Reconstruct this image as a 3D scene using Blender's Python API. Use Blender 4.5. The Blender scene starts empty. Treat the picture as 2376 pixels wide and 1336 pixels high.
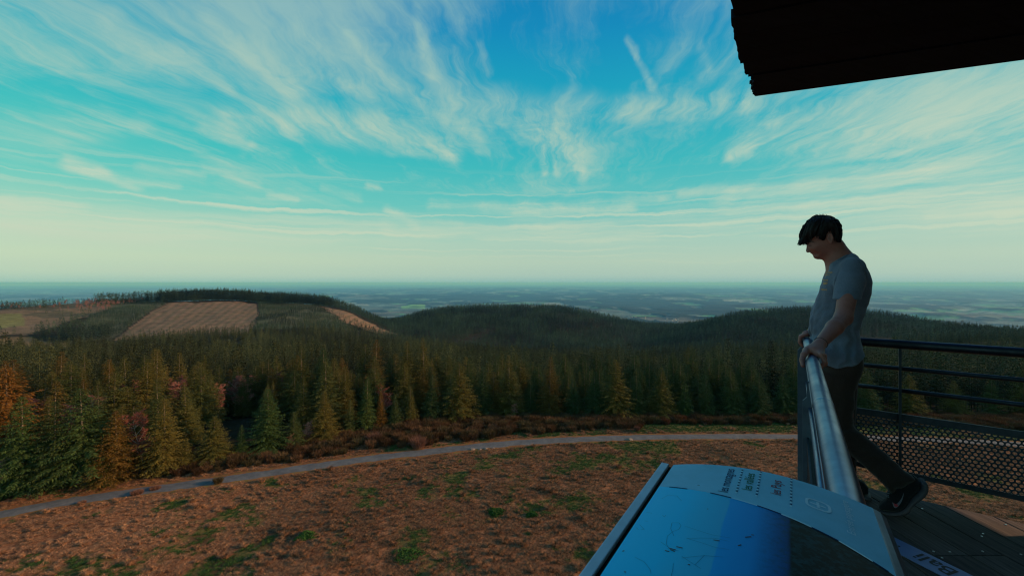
import bpy, math, random
import numpy as np
from mathutils import Vector, Matrix
rnd = random.Random(7)
R = math.radians
sc = bpy.context.scene
COL = sc.collection

# ------------------------------------------------------------------ camera
FPX, CX, HY = 990.0, 1188.0, 655.0          # focal length, centre column, horizon row (2376 px wide frame)
cam_d = bpy.data.cameras.new('camera')
cam = bpy.data.objects.new('camera', cam_d); COL.objects.link(cam)
cam.location = (0, 0, 0); cam.rotation_euler = (R(90), 0, 0)
cam_d.sensor_width = 36; cam_d.lens = 36 * FPX / 2376
cam_d.shift_y = -(668 - HY) / 2376
cam_d.clip_start = 0.02; cam_d.clip_end = 400000
sc.camera = cam
sc.view_settings.view_transform = 'Standard'; sc.view_settings.look = 'None'
sc.view_settings.exposure = 0; sc.view_settings.gamma = 1
sc.view_settings.use_curve_mapping = False
try:
    sc.cycles.volume_bounces = 0; sc.cycles.max_bounces = 6; sc.cycles.diffuse_bounces = 3
    sc.cycles.transparent_max_bounces = 6; sc.cycles.filter_width = 1.2
except Exception: pass

# ------------------------------------------------------------------ sun and sky
SUN_AZ, SUN_EL = R(87), R(15)
sd = bpy.data.lights.new('sun', 'SUN'); sun = bpy.data.objects.new('sun', sd); COL.objects.link(sun)
sd.energy = 5.0; sd.angle = R(0.5); sd.color = (1.0, 0.61, 0.32)
sv = Vector((math.sin(SUN_AZ) * math.cos(SUN_EL), math.cos(SUN_AZ) * math.cos(SUN_EL), math.sin(SUN_EL)))
sun.rotation_euler = (-sv).to_track_quat('-Z', 'Y').to_euler(); sun.location = (60, 3, 30)

def s2l(c):
    return tuple(((x / 255) / 12.92) if x / 255 <= 0.04045 else (((x / 255) + 0.055) / 1.055) ** 2.4 for x in c)

class NT:
    """small helper to write node graphs"""
    def __init__(s, tree): s.t = tree; s.n = tree.nodes; s.l = tree.links
    def put(s, sock, v):
        if isinstance(v, bpy.types.NodeSocket): s.l.new(v, sock)
        elif v is not None:
            try: sock.default_value = v
            except Exception: sock.default_value = (*v, 1.0)
    def node(s, kind, **kw):
        n = s.n.new(kind)
        for k, v in kw.items(): setattr(n, k, v)
        return n
    def math(s, op, a, b=None, c=None, clamp=False):
        n = s.node('ShaderNodeMath', operation=op, use_clamp=clamp)
        s.put(n.inputs[0], a); s.put(n.inputs[1], b)
        if c is not None: s.put(n.inputs[2], c)
        return n.outputs[0]
    def vmath(s, op, a, b=None, scale=None, out=0):
        n = s.node('ShaderNodeVectorMath', operation=op)
        s.put(n.inputs[0], a); s.put(n.inputs[1], b)
        if scale is not None: s.put(n.inputs['Scale'], scale)
        return n.outputs[out]
    def noise(s, vec, scale, detail=4, rough=0.5, out='Fac', dist=0.0, lac=2.0):
        n = s.node('ShaderNodeTexNoise'); s.put(n.inputs['Vector'], vec)
        n.inputs['Scale'].default_value = scale; n.inputs['Detail'].default_value = detail
        n.inputs['Roughness'].default_value = rough; n.inputs['Distortion'].default_value = dist
        n.inputs['Lacunarity'].default_value = lac
        return n.outputs[out]
    def ramp(s, fac, stops, interp='LINEAR'):
        n = s.node('ShaderNodeValToRGB'); n.color_ramp.interpolation = interp
        e = n.color_ramp.elements
        while len(e) < len(stops): e.new(0.5)
        for el, (p, c) in zip(e, stops):
            el.position = p; el.color = (*c, 1) if len(c) == 3 else c
        s.put(n.inputs[0], fac); return n.outputs[0]
    def mr(s, v, a, b, c=0.0, d=1.0, interp='LINEAR'):
        n = s.node('ShaderNodeMapRange', interpolation_type=interp)
        for i, x in enumerate((v, a, b, c, d)): s.put(n.inputs[i], x)
        return n.outputs[0]
    def mix(s, f, a, b, blend='MIX'):
        n = s.node('ShaderNodeMix', data_type='RGBA', blend_type=blend)
        s.put(n.inputs[0], f)
        for sock, v in ((n.inputs[6], a), (n.inputs[7], b)):
            if isinstance(v, bpy.types.NodeSocket): s.l.new(v, sock)
            else: sock.default_value = (*v, 1) if len(v) == 3 else v
        return n.outputs[2]
    def xyz(s, v):
        n = s.node('ShaderNodeSeparateXYZ'); s.put(n.inputs[0], v); return n.outputs
    def comb(s, x=0.0, y=0.0, z=0.0):
        n = s.node('ShaderNodeCombineXYZ')
        for i, v in enumerate((x, y, z)): s.put(n.inputs[i], v)
        return n.outputs[0]

def azel(px, py):
    x, y, z = (px - CX) / FPX, 1.0, -(py - HY) / FPX
    return math.atan2(x, y), math.atan2(z, math.hypot(x, y))

def build_world():
    w = bpy.data.worlds.new('World'); sc.world = w; w.use_nodes = True
    w.node_tree.nodes.clear(); g = NT(w.node_tree)
    out = g.node('ShaderNodeOutputWorld'); bg = g.node('ShaderNodeBackground')
    g.l.new(bg.outputs[0], out.inputs[0]); bg.inputs['Strength'].default_value = 0.1
    sky = g.node('ShaderNodeTexSky', sky_type='NISHITA'); sky.sun_disc = False
    sky.sun_elevation = SUN_EL; sky.sun_rotation = SUN_AZ; sky.altitude = 900
    d = g.node('ShaderNodeTexCoord').outputs['Generated']
    X, Y, Z = g.xyz(d)
    az = g.math('ARCTAN2', X, Y); el = g.math('ARCSINE', Z)
    # clear-sky colour by elevation
    eld = g.math('MULTIPLY', el, 180 / math.pi / 90)
    base = g.ramp(eld, [(0.0, s2l((138, 184, 182))), (0.010, s2l((166, 197, 184))), (0.03, s2l((178, 204, 184))), (0.06, s2l((166, 204, 187))), (0.11, s2l((100, 195, 190))),
                        (0.165, s2l((60, 186, 190))), (0.24, s2l((24, 170, 192))), (0.34, s2l((10, 140, 190))),
                        (0.46, s2l((6, 112, 178))), (1.0, s2l((2, 52, 128)))])
    left = g.mr(az, 0.1, -0.85)
    lift = g.mix(left, (1, 1, 1), (1.2, 1.12, 1.0))
    base = g.mix(1.0, base, lift, 'MULTIPLY')
    cloudc = g.ramp(eld, [(0.0, s2l((180, 202, 182))), (0.06, s2l((202, 215, 188))), (0.1, s2l((202, 216, 190))), (0.22, s2l((176, 206, 188))), (0.4, s2l((140, 188, 190))), (1.0, s2l((120, 165, 185)))])
    # sky coordinates: bearing/height for placing, and a level cloud sheet high above for the fibres
    q0 = g.comb(az, el, 0)
    wob = g.vmath('SUBTRACT', g.noise(q0, 6, 5, 0.55, 'Color'), (0.5, 0.5, 0.5))
    q = g.vmath('ADD', q0, g.vmath('MULTIPLY', wob, (0.07, 0.03, 0)))
    wob2 = g.vmath('SUBTRACT', g.noise(q0, 30, 4, 0.6, 'Color'), (0.5, 0.5, 0.5))
    qf = g.vmath('ADD', q, g.vmath('MULTIPLY', wob2, (0.012, 0.009, 0)))
    zz = g.math('ADD', g.math('MAXIMUM', Z, 0.0), 0.05)
    P0 = g.comb(g.math('DIVIDE', X, zz), g.math('DIVIDE', Y, zz), 0)
    def mp(v, ang, sx, sy, kind='POINT'):
        n = g.node('ShaderNodeMapping'); g.put(n.inputs[0], v)
        n.inputs['Rotation'].default_value = (0, 0, ang); n.inputs['Scale'].default_value = (sx, sy, 1)
        return n.outputs[0]
    Pr = mp(P0, 0.11, 1, 1)                                         # streaks run towards the bearing 0.11 rad
    pw = g.vmath('SUBTRACT', g.noise(Pr, 1.1, 4, 0.55, 'Color'), (0.5, 0.5, 0.5))
    Pw = g.vmath('ADD', Pr, g.vmath('MULTIPLY', pw, (0.55, 0.9, 0)))
    fib_u = g.noise(mp(Pw, 0, 5.5, 0.75), 1.0, 9, 0.66)             # long feathers of the high sheet
    fine = g.noise(mp(Pw, R(8), 26.0, 2.4), 1.0, 5, 0.65)
    iso = g.noise(mp(Pw, 0.5, 3.4, 2.2), 1.0, 9, 0.66, dist=.35)
    fib_u = g.math('ADD', g.math('MULTIPLY', fib_u, 0.55), g.math('ADD', g.math('MULTIPLY', fine, 0.13), g.math('MULTIPLY', iso, 0.34)))
    fib_h = g.noise(mp(qf, 0, 1.5, 30.0), 1.0, 8, 0.64)             # level layers low down
    loww = g.mr(el, 0.25, 0.13)
    fib = g.math('ADD', g.math('MULTIPLY', fib_u, g.math('SUBTRACT', 1.0, loww)), g.math('MULTIPLY', fib_h, loww))
    cov_u = g.noise(mp(Pw, 0, 0.9, 0.5), 1.0, 4, 0.5)
    cov_h = g.noise(mp(q, 0, 1.3, 7.0), 1.0, 4, 0.5)
    cov = g.math('ADD', g.math('MULTIPLY', cov_u, g.math('SUBTRACT', 1.0, loww)), g.math('MULTIPLY', cov_h, loww))
    topleft = g.math('MULTIPLY', g.mr(el, 0.30, 0.48), g.mr(az, 0.05, -0.35), clamp=True)
    topall = g.mr(el, 0.50, 0.60, 0.0, 0.10)
    rightc = g.math('MULTIPLY', g.mr(az, 0.45, 0.62), g.mr(el, 0.18, 0.26), clamp=True)
    dark = g.math('MULTIPLY', g.mr(az, -0.12, 0.02), g.math('MULTIPLY', g.mr(az, 0.42, 0.30), g.mr(el, 0.34, 0.42)))
    a0 = g.math('ADD', g.math('MULTIPLY', fib, 1.15), g.math('MULTIPLY', cov, 0.75))
    for t_, k_ in ((topleft, 0.16), (topall, 1.0), (rightc, 0.16), (loww, -0.05), (dark, -0.10)):
        a0 = g.math('ADD', a0, g.math('MULTIPLY', t_, k_))
    wash = g.mr(a0, 0.865, 1.31, 0.0, 0.78, 'SMOOTHSTEP')
    # single wisps: x0,y0 -> x1,y1, half width (px), strength
    W = [(480,50,560,110,20,.8),(560,110,680,205,24,.8),(420,120,520,200,16,.45),(250,60,420,175,20,.5),(700,70,750,120,14,.6),(750,120,800,190,14,.7),(800,190,850,220,14,.55),
         (805,70,860,140,13,.7),(860,140,910,190,17,.8),(910,190,990,230,18,.7),(975,20,985,100,13,.7),(985,100,1010,180,15,.8),(1010,180,1060,240,20,.5),
         (1055,110,1080,190,10,.45),(1110,100,1135,170,8,.35),(1465,90,1480,130,7,.6),(1480,130,1510,200,8,.5),(1620,110,1640,160,9,.4),
         (530,265,700,290,30,.75),(700,270,860,305,40,.8),(860,300,1040,340,32,.8),(900,350,1045,362,10,.6),(1030,260,1110,330,20,.5),(990,230,1180,250,40,.45),
         (1180,260,1300,290,48,.7),(1230,280,1330,340,40,.75),(1255,340,1262,400,9,.7),(1285,340,1290,400,8,.6),(1310,340,1345,410,12,.75),(1300,240,1500,255,30,.55),(1450,250,1740,245,24,.6),
         (160,375,240,400,12,.9),(240,400,325,442,9,.8),(330,390,460,405,8,.5),(470,385,600,425,10,.5),(310,425,410,430,5,.5),(570,350,590,335,9,.5),(460,295,560,330,10,.4),
         (630,452,680,463,5,.5),(740,440,835,462,8,.55),(855,432,880,436,7,.6),(1105,350,1130,354,7,.4),
         (900,485,970,520,10,.7),(960,515,1070,520,8,.5),(1000,475,1250,487,11,.7),(1200,480,1460,485,14,.8),(1380,475,1545,460,8,.5),
         (1690,360,1800,285,16,.7),(1760,330,1980,250,34,.45),(1900,300,2200,220,55,.5),(1990,380,2160,300,30,.5),(2080,340,2376,230,60,.55),(2150,380,2376,320,34,.6),
         (1580,450,1900,440,12,.45),(1700,470,2376,400,34,.55),(1900,450,2376,450,45,.75),(1650,520,1900,500,20,.6),(2160,500,2190,498,8,.4),(2330,508,2360,508,5,.4),
         (0,470,180,478,14,.7),(0,520,900,530,30,.55),(900,540,1500,535,25,.55),(1200,520,1850,515,22,.5),(0,300,220,290,34,.35),(0,130,150,140,22,.3),(130,330,330,290,14,.3)]
    acc = None
    for (x0, y0, x1, y1, wd, st) in W:
        a = azel(x0, y0); b = azel(x1, y1)
        ba = (b[0] - a[0], b[1] - a[1], 0); L2 = ba[0] ** 2 + ba[1] ** 2
        qk = qf
        if acc is not None:                                   # keeps the wisps in one chain (a wide graph overflows the shader stack)
            n_ = g.node('ShaderNodeVectorMath', operation='MULTIPLY_ADD'); g.put(n_.inputs[0], acc); n_.inputs[1].default_value = (1e-9, 1e-9, 1e-9); g.put(n_.inputs[2], qf); qk = n_.outputs[0]
        pa = g.vmath('SUBTRACT', qk, (a[0], a[1], 0))
        h = g.math('DIVIDE', g.vmath('DOT_PRODUCT', pa, ba, out=1), L2, clamp=True)
        dd = g.vmath('SUBTRACT', pa, g.vmath('SCALE', ba, scale=h))
        dist = g.vmath('LENGTH', dd, out=1)
        m = g.mr(dist, (wd * 1.45 + 3) / FPX, 0.0, 0.0, st * 1.12, 'SMOOTHSTEP')
        if acc is None: acc = m
        else: acc = g.math('SUBTRACT', g.math('ADD', acc, m), g.math('MULTIPLY', acc, m))
    tex = g.mr(fib, 0.39, 0.62, 0.02, 1.05)
    wisp = g.math('MULTIPLY', acc, tex, clamp=True)
    mask = g.math('SUBTRACT', g.math('ADD', wash, wisp), g.math('MULTIPLY', wash, wisp), clamp=True)
    thin = g.noise(mp(qf, 0.02, 0.9, 62.0), 1.0, 6, 0.6)                 # thin layers just above the horizon
    lay = g.math('MULTIPLY', g.mr(thin, 0.50, 0.66, 0, .75, 'SMOOTHSTEP'), g.math('MULTIPLY', g.mr(el, 0.02, 0.06), g.mr(el, 0.26, 0.15)))
    mask = g.math('MAXIMUM', mask, lay)
    mask = g.math('MULTIPLY', mask, g.mr(el, 0.0, 0.07, 0.25, 1.0))
    mask = g.math('MULTIPLY', mask, g.mr(el, 1.1, 0.6, 0.2, 1.0))
    col = g.mix(mask, base, cloudc)
    graded = g.mix(1.0, col, (10, 10, 10), 'MULTIPLY')
    fin = g.mix(0.94, sky.outputs[0], graded)
    g.l.new(fin, bg.inputs['Color'])
    try: w.cycles.sampling_method = 'MANUAL'; w.cycles.sample_map_resolution = 512
    except Exception: pass
build_world()

# ------------------------------------------------------------------ object helpers
def link(o, parent=None):
    COL.objects.link(o)
    if parent is not None:
        o.parent = parent
        if parent.parent is None: o.matrix_parent_inverse = Matrix.Translation(-Vector(parent.location))
    return o
def tag(o, label=None, cat=None, group=None, kind=None):
    if label: o['label'] = label
    if cat: o['category'] = cat
    if group: o['group'] = group
    if kind: o['kind'] = kind
    return o
def thing(name, label, cat, loc=(0, 0, 0), group=None):
    o = bpy.data.objects.new(name, None); COL.objects.link(o); o.location = loc; o.empty_display_size = 0.1
    return tag(o, label, cat, group)
def mesh_np(name, V, F, mat=None, smooth=False):
    """F: (n,k) array of equal-size faces or list of such arrays"""
    me = bpy.data.meshes.new(name)
    V = np.asarray(V, dtype=np.float32)
    Fs = F if isinstance(F, list) else [F]
    Fs = [np.asarray(f, dtype=np.int32) for f in Fs if len(f)]
    me.vertices.add(len(V)); me.vertices.foreach_set('co', V.ravel())
    nl = sum(f.size for f in Fs); npol = sum(len(f) for f in Fs)
    me.loops.add(nl); me.loops.foreach_set('vertex_index', np.concatenate([f.ravel() for f in Fs]))
    me.polygons.add(npol)
    tot = np.concatenate([np.full(len(f), f.shape[1], np.int32) for f in Fs])
    st = np.concatenate([[0], np.cumsum(tot)[:-1]]).astype(np.int32)
    me.polygons.foreach_set('loop_start', st); me.polygons.foreach_set('loop_total', tot)
    me.polygons.foreach_set('use_smooth', np.full(npol, smooth))
    me.update(calc_edges=True); me.validate()
    for m in (mat if isinstance(mat, (list, tuple)) else [mat]):
        if m: me.materials.append(m)
    return me
def obj(name, me, parent=None, loc=None):
    """mesh coordinates are world coordinates; a child keeps them although its parent stands elsewhere"""
    o = bpy.data.objects.new(name, me)
    link(o, parent)
    if loc is not None: o.location = loc
    return o

class MB:
    """collects shapes into one mesh"""
    def __init__(s): s.v = []; s.f = []
    def add(s, V, F):
        b = len(s.v); s.v += [tuple(map(float, p)) for p in V]; s.f += [tuple(b + i for i in f) for f in F]
    def box(s, c, ux, uy, uz):
        """centre and three half-axis vectors"""
        c, ux, uy, uz = map(Vector, (c, ux, uy, uz)); V = []
        for k in (-1, 1):
            for j in (-1, 1):
                for i in (-1, 1): V.append(c + ux * i + uy * j + uz * k)
        F = [(0, 2, 3, 1), (4, 5, 7, 6), (0, 1, 5, 4), (2, 6, 7, 3), (0, 4, 6, 2), (1, 3, 7, 5)]
        if ux.cross(uy).dot(uz) < 0: F = [f[::-1] for f in F]
        s.add(V, F)
    def prism(s, pts, up):
        """closed polygon (list of 3D points) extruded by vector up"""
        n = len(pts); up = Vector(up); P = [Vector(p) for p in pts]
        s.add(P + [p + up for p in P], [tuple(range(n))[::-1], tuple(range(n, 2 * n))] + [(i, (i + 1) % n, n + (i + 1) % n, n + i) for i in range(n)])
    def tube(s, pts, rad, n=12, cap=True):
        P = [Vector(p) for p in pts]; rad = rad if isinstance(rad, (list, tuple)) else [rad] * len(P)
        V = []; F = []; ref = None
        for i, p in enumerate(P):
            t = (P[min(i + 1, len(P) - 1)] - P[max(i - 1, 0)]).normalized()
            if ref is None:
                ref = t.cross(Vector((0, 0, 1)));
                if ref.length < 0.1: ref = t.cross(Vector((1, 0, 0)))
            a = (ref - t * ref.dot(t)).normalized(); ref = a; b = t.cross(a)
            for k in range(n):
                w = 2 * math.pi * k / n; V.append(p + (a * math.cos(w) + b * math.sin(w)) * rad[i])
        for i in range(len(P) - 1):
            for k in range(n):
                k2 = (k + 1) % n; F.append((i * n + k, i * n + k2, (i + 1) * n + k2, (i + 1) * n + k))
        if cap: F.append(tuple(range(n))[::-1]); F.append(tuple((len(P) - 1) * n + k for k in range(n)))
        s.add(V, F)
    def build(s, name, mat, parent=None, smooth=False, bevel=0):
        me = bpy.data.meshes.new(name); me.from_pydata(s.v, [], s.f); me.update()
        if mat: me.materials.append(mat)
        if smooth:
            for p in me.polygons: p.use_smooth = len(p.vertices) == 4
        o = obj(name, me, parent)
        if bevel:
            m = o.modifiers.new('bevel', 'BEVEL'); m.width = bevel; m.segments = 2; m.limit_method = 'ANGLE'
        return o

def new_mat(name):
    m = bpy.data.materials.new(name); m.use_nodes = True; m.node_tree.nodes.clear()
    g = NT(m.node_tree); o = g.node('ShaderNodeOutputMaterial'); b = g.node('ShaderNodeBsdfPrincipled')
    g.l.new(b.outputs[0], o.inputs[0]); return m, g, b
def simple_mat(name, col, rough=0.8, metal=0.0, var=0.25, scale=30, bump=0.0, spec=0.5, coord='Object', stretch=(1, 1, 1)):
    m, g, b = new_mat(name)
    tc = g.node('ShaderNodeTexCoord').outputs[coord]
    mp = g.node('ShaderNodeMapping'); g.put(mp.inputs[0], tc); mp.inputs['Scale'].default_value = stretch
    n = g.noise(mp.outputs[0], scale, 6, 0.6)
    f = g.mr(n, 0.3, 0.7, 1 - var, 1 + var)
    c = g.mix(1.0, col, g.comb(f, f, f), 'MULTIPLY')
    g.l.new(c, b.inputs['Base Color']); b.inputs['Roughness'].default_value = rough; b.inputs['Metallic'].default_value = metal
    b.inputs['Specular IOR Level'].default_value = spec
    if bump:
        bn = g.node('ShaderNodeBump'); bn.inputs['Strength'].default_value = bump; bn.inputs['Distance'].default_value = 0.01
        g.l.new(n, bn.inputs['Height']); g.l.new(bn.outputs[0], b.inputs['Normal'])
    return m
# ------------------------------------------------------------------ land: noise and height
def _hash(ix, iy, seed):
    h = (ix.astype(np.int64) * 374761393 + iy.astype(np.int64) * 668265263 + seed * 1442695041) & 0xffffffff
    h = ((h ^ (h >> 13)) * 1274126177) & 0xffffffff
    return ((h ^ (h >> 16)) & 0xffffff) / float(0xffffff)
def vnoise(x, y, seed=0):
    ix = np.floor(x); iy = np.floor(y); fx = x - ix; fy = y - iy
    fx = fx * fx * (3 - 2 * fx); fy = fy * fy * (3 - 2 * fy)
    a = _hash(ix, iy, seed); b = _hash(ix + 1, iy, seed); c = _hash(ix, iy + 1, seed); d = _hash(ix + 1, iy + 1, seed)
    return (a * (1 - fx) + b * fx) * (1 - fy) + (c * (1 - fx) + d * fx) * fy
def fbm(x, y, seed=0, octv=4):
    s = 0; a = 0.5; t = 0
    for k in range(octv): s = s + a * vnoise(x * 2 ** k, y * 2 ** k, seed + k * 17); t += a; a *= 0.5
    return s / t
def sstep(x, a, b):
    t = np.clip((x - a) / (b - a), 0, 1); return t * t * (3 - 2 * t)

# what the land does along each bearing: apparent row of the tree tops (or of the bare ground), and tree height there
CPX = np.array([0, 150, 300, 400, 500, 600, 700, 800, 900, 1000, 1100, 1200, 1300, 1500, 1600, 1700, 1800, 1900, 2000, 2100, 2200, 2376])
RK  = [200, 350, 500, 650, 800, 950, 1100, 1300]
T = 10.5
ROWS = {
 200:  ([828,826,822,818,815,812,810,810,812,815,822,828,833,838,838,838,838,838,836,833,830,828], T),
 350:  ([812,812,800,797,795,792,790,790,800,803,812,820,825,832,830,828,826,822,818,812,808,800], T),
 500:  ([805,803,790,778,770,768,766,772,786,792,803,810,812,818,812,808,800,795,788,780,772,768], T),
 650:  ([797,792,785,778,768,762,756,760,772,776,785,792,795,800,795,785,782,778,772,768,762,757], None),
 800:  ([758,750,742,735,728,725,724,730,748,752,760,768,770,783,776,765,768,766,764,762,760,757], None),
 950:  ([716,708,703,698,697,698,703,714,742,738,735,740,742,770,758,740,742,745,750,752,756,760], None),
 1100: ([713,705,700,696,696,698,705,716,745,725,718,720,722,762,750,722,718,716,730,738,752,764], None),
 1300: ([722,716,712,708,706,706,712,722,748,712,703,700,703,752,755,730,712,704,716,728,745,770], None),
}
TH = np.arctan((CPX - CX) / FPX)
NTH = 721
thg = np.linspace(-math.pi, math.pi, NTH)
LR = np.linspace(math.log(20), math.log(160000), 640)
def _profile():
    rk = [20, 60, 78, 105]; cols = [np.full(len(TH), z) for z in (-25.0, -25.0, -25.0, -30.0)]
    for r in RK:
        py, t = ROWS[r]; py = np.array(py, float)
        h = np.full(len(CPX), T)
        if t is None:
            left = (CPX <= 860)
            h = np.where(left, 0.5, T)
        h = np.where((h > 5) & (r >= 650), 14.0, h)
        if r == 650: h = np.where(CPX <= 200, 2.0, h)
        cols.append(-(py - HY) / FPX * r * np.cos(TH) - h); rk.append(r)
    for r, z in ((1600, None), (2300, -265), (4000, -470), (6500, -625), (9500, -690), (20000, -712), (160000, -740)):
        if z is None: cols.append(cols[-1] * 0.45 + 0.55 * -170)
        else: cols.append(np.full(len(TH), float(z)))
        rk.append(r)
    A = np.stack(cols, 1)                                   # bearing x r
    rk = np.array(rk, float)
    B = np.stack([np.interp(LR, np.log(np.where(rk < 150, rk / math.cos(t), rk)), a) for t, a in zip(TH, A)])         # bearing x LR
    G = np.stack([np.interp(np.clip(thg, TH[0], TH[-1]), TH, B[:, j]) for j in range(len(LR))], 1)
    k = np.exp(-0.5 * (np.arange(-12, 13) / 4.0) ** 2); k /= k.sum()
    Gp = np.pad(G, ((0, 0), (12, 12)), mode='edge'); G = np.stack([np.convolve(row, k, 'valid') for row in Gp])
    k = np.exp(-0.5 * (np.arange(-6, 7) / 2.2) ** 2); k /= k.sum()
    Gp = np.pad(G, ((6, 6), (0, 0)), mode='edge'); G = np.stack([np.convolve(Gp[:, j], k, 'valid') for j in range(G.shape[1])], 1)
    return G
PG = _profile()
# forest road running round the foot of the tower (row of its centre line for each column)
RPX = [-500, -250, 0, 130, 404, 539, 800, 902, 1104, 1205, 1350, 1500, 1700, 1850, 2000, 2200, 2376, 2600, 2900]
RPY = [1360, 1262, 1192, 1166, 1128, 1111, 1071, 1058, 1035, 1026.5, 1018, 1013.5, 1011.5, 1012.5, 1015, 1021, 1030, 1045, 1080]
def px2g(px, py, z=-25.0):
    Yv = -z * FPX / (py - HY); return (px - CX) / FPX * Yv, Yv
_rp = np.array([px2g(a, b) for a, b in zip(RPX, RPY)])
_t = np.linspace(0, 1, len(_rp)); _tt = np.linspace(0, 1, 400)
def _smooth1(v):
    s = np.interp(_tt, _t, v); k = np.exp(-0.5 * (np.arange(-30, 31) / 11.0) ** 2); k /= k.sum()
    n = 30; s = np.concatenate([s[0] + (s[1] - s[0]) * np.arange(-n, 0), s, s[-1] + (s[-1] - s[-2]) * np.arange(1, n + 1)])
    return np.convolve(s, k, 'valid')
ROAD = np.stack([_smooth1(_rp[:, 0]), _smooth1(_rp[:, 1])], 1)
road_th = np.arctan2(ROAD[:, 0], ROAD[:, 1]); road_r = np.hypot(ROAD[:, 0], ROAD[:, 1])
def road_dist(x, y):
    """signed distance outwards from the road centre, good near it"""
    th = np.arctan2(x, y); return np.hypot(x, y) - np.interp(th, road_th, road_r)
def height(x, y):
    x = np.asarray(x, float); y = np.asarray(y, float)
    r = np.maximum(np.hypot(x, y), 20.01); th = np.arctan2(x, y)
    ti = (th + math.pi) / (2 * math.pi) * (NTH - 1); ri = (np.log(r) - LR[0]) / (LR[-1] - LR[0]) * (len(LR) - 1)
    ti = np.clip(ti, 0, NTH - 1.001); ri = np.clip(ri, 0, len(LR) - 1.001)
    i = ti.astype(int); j = ri.astype(int); a = ti - i; b = ri - j
    z = (PG[i, j] * (1 - a) + PG[i + 1, j] * a) * (1 - b) + (PG[i, j + 1] * (1 - a) + PG[i + 1, j + 1] * a) * b
    z = z + (fbm(x / 70, y / 70, 3, 3) - 0.5) * 7 * sstep(r, 90, 220) * (1 - sstep(r, 1500, 2500))
    far = sstep(r, 3000, 9000)
    z = z + far * ((fbm(x / 8000, y / 5200, 5, 4) - 0.5) * 380 + (fbm(x / 2300, y / 1500, 9, 4) - 0.5) * 230) * (1 - 0.8 * sstep(r, 30000, 80000))
    z = z + far * -30
    nd = np.abs(road_dist(x, y))
    z = z + (fbm(x / 9, y / 9, 21, 3) - 0.5) * 0.9 * sstep(nd, 2.2, 6) * (1 - sstep(r, 80, 140))
    z = z + (fbm(x / 1.3, y / 1.3, 22, 3) - 0.5) * 0.16 * sstep(nd, 1.6, 2.4) * (1 - sstep(r, 80, 140))
    return z
def ray(px, py, r):
    """ground point on the bearing of a column at distance r"""
    th = math.atan((px - CX) / FPX); return r * math.sin(th), r * math.cos(th)

def in_poly(x, y, poly):
    x = np.asarray(x); y = np.asarray(y); c = np.zeros(x.shape, bool); n = len(poly)
    for i in range(n):
        x0, y0 = poly[i]; x1, y1 = poly[(i + 1) % n]
        if y0 == y1: continue
        t = (y > min(y0, y1)) & (y <= max(y0, y1)) & (x < (x1 - x0) * (y - y0) / (y1 - y0) + x0); c ^= t
    return c
# land use on the left hill, drawn on (column, distance) coordinates of the bearing
def pxr(x, y):
    return CX + FPX * np.tan(np.clip(np.arctan2(x, y), -1.4, 1.4)), np.hypot(x, y)
CLEAR1 = [(268, 640), (392, 950), (600, 955), (588, 640), (560, 560)]
CLEAR2 = [(735, 930), (800, 905), (925, 760), (860, 720), (800, 740)]
YOUNG1 = [(150, 640), (262, 650), (385, 945), (330, 1020), (215, 850)]
YOUNG2 = [(592, 640), (604, 952), (730, 930), (795, 745), (860, 640)]
ROWSP  = [(-200, 560), (-200, 690), (60, 700), (150, 650), (165, 590)]
HEATH  = [(-300, 700), (60, 710), (215, 850), (330, 1020), (340, 1150), (-300, 1150)]
def landuse(x, y):
    """0 forest, 1 clear-cut, 2 young plantation, 3 rows, 4 heath, 5 open field near tower, 6 far country"""
    px, r = pxr(x, y)
    wob = (fbm(x / 40, y / 40, 31, 3) - 0.5) * 40
    u = np.zeros(np.shape(x), int)
    front = np.abs(np.arctan2(x, y)) < 1.35
    for k, poly in ((4, HEATH), (1, CLEAR1), (1, CLEAR2), (2, YOUNG1), (2, YOUNG2), (3, ROWSP)):
        u = np.where(front & in_poly(px + wob * 0.5, r + wob * 1.1, poly), k, u)
    u = np.where(r > 1750, 6, u)
    return u
EPX = [-600, 0, 130, 330, 480, 640, 760, 900, 1100, 1300, 1500, 1850, 2376, 2900]
EPY = [1400, 1183, 1150, 1110, 1078, 1046, 1022, 992, 972, 966, 970, 966, 962, 985]
_ep = np.array([px2g(a, b) for a, b in zip(EPX, EPY)])
edge_th = np.arctan2(_ep[:, 0], _ep[:, 1]); edge_r = np.hypot(_ep[:, 0], _ep[:, 1])
def edge_dist(x, y):
    th = np.arctan2(x, y); return np.hypot(x, y) - np.interp(th, edge_th, edge_r)

def far_forest(x, y):
    f = fbm(x / 800, y / 1600, 41, 5) + 0.35 * (fbm(x / 7500, y / 10500, 47, 2) - 0.5)
    return sstep(f, 0.445, 0.475)

def green_np(x, y):
    """where the open ground is green: small patches gathered in larger areas"""
    big = fbm(x / 16, y / 16, 87, 3); px, r = pxr(x, y)
    return fbm(x / 3.4, y / 3.4, 88, 4) + (big - 0.5) * 0.36 + 0.03 * sstep(px, 700, 1300) - 0.12 + .10 * sstep(road_dist(x, y), 1.4, 2.0) * sstep(px, 820, 900) + .42 * sstep(road_dist(x, y), 1.8, 2.6) * sstep(px, 1465, 1500) * (1 - .5 * sstep(px, 1780, 1850))

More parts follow.
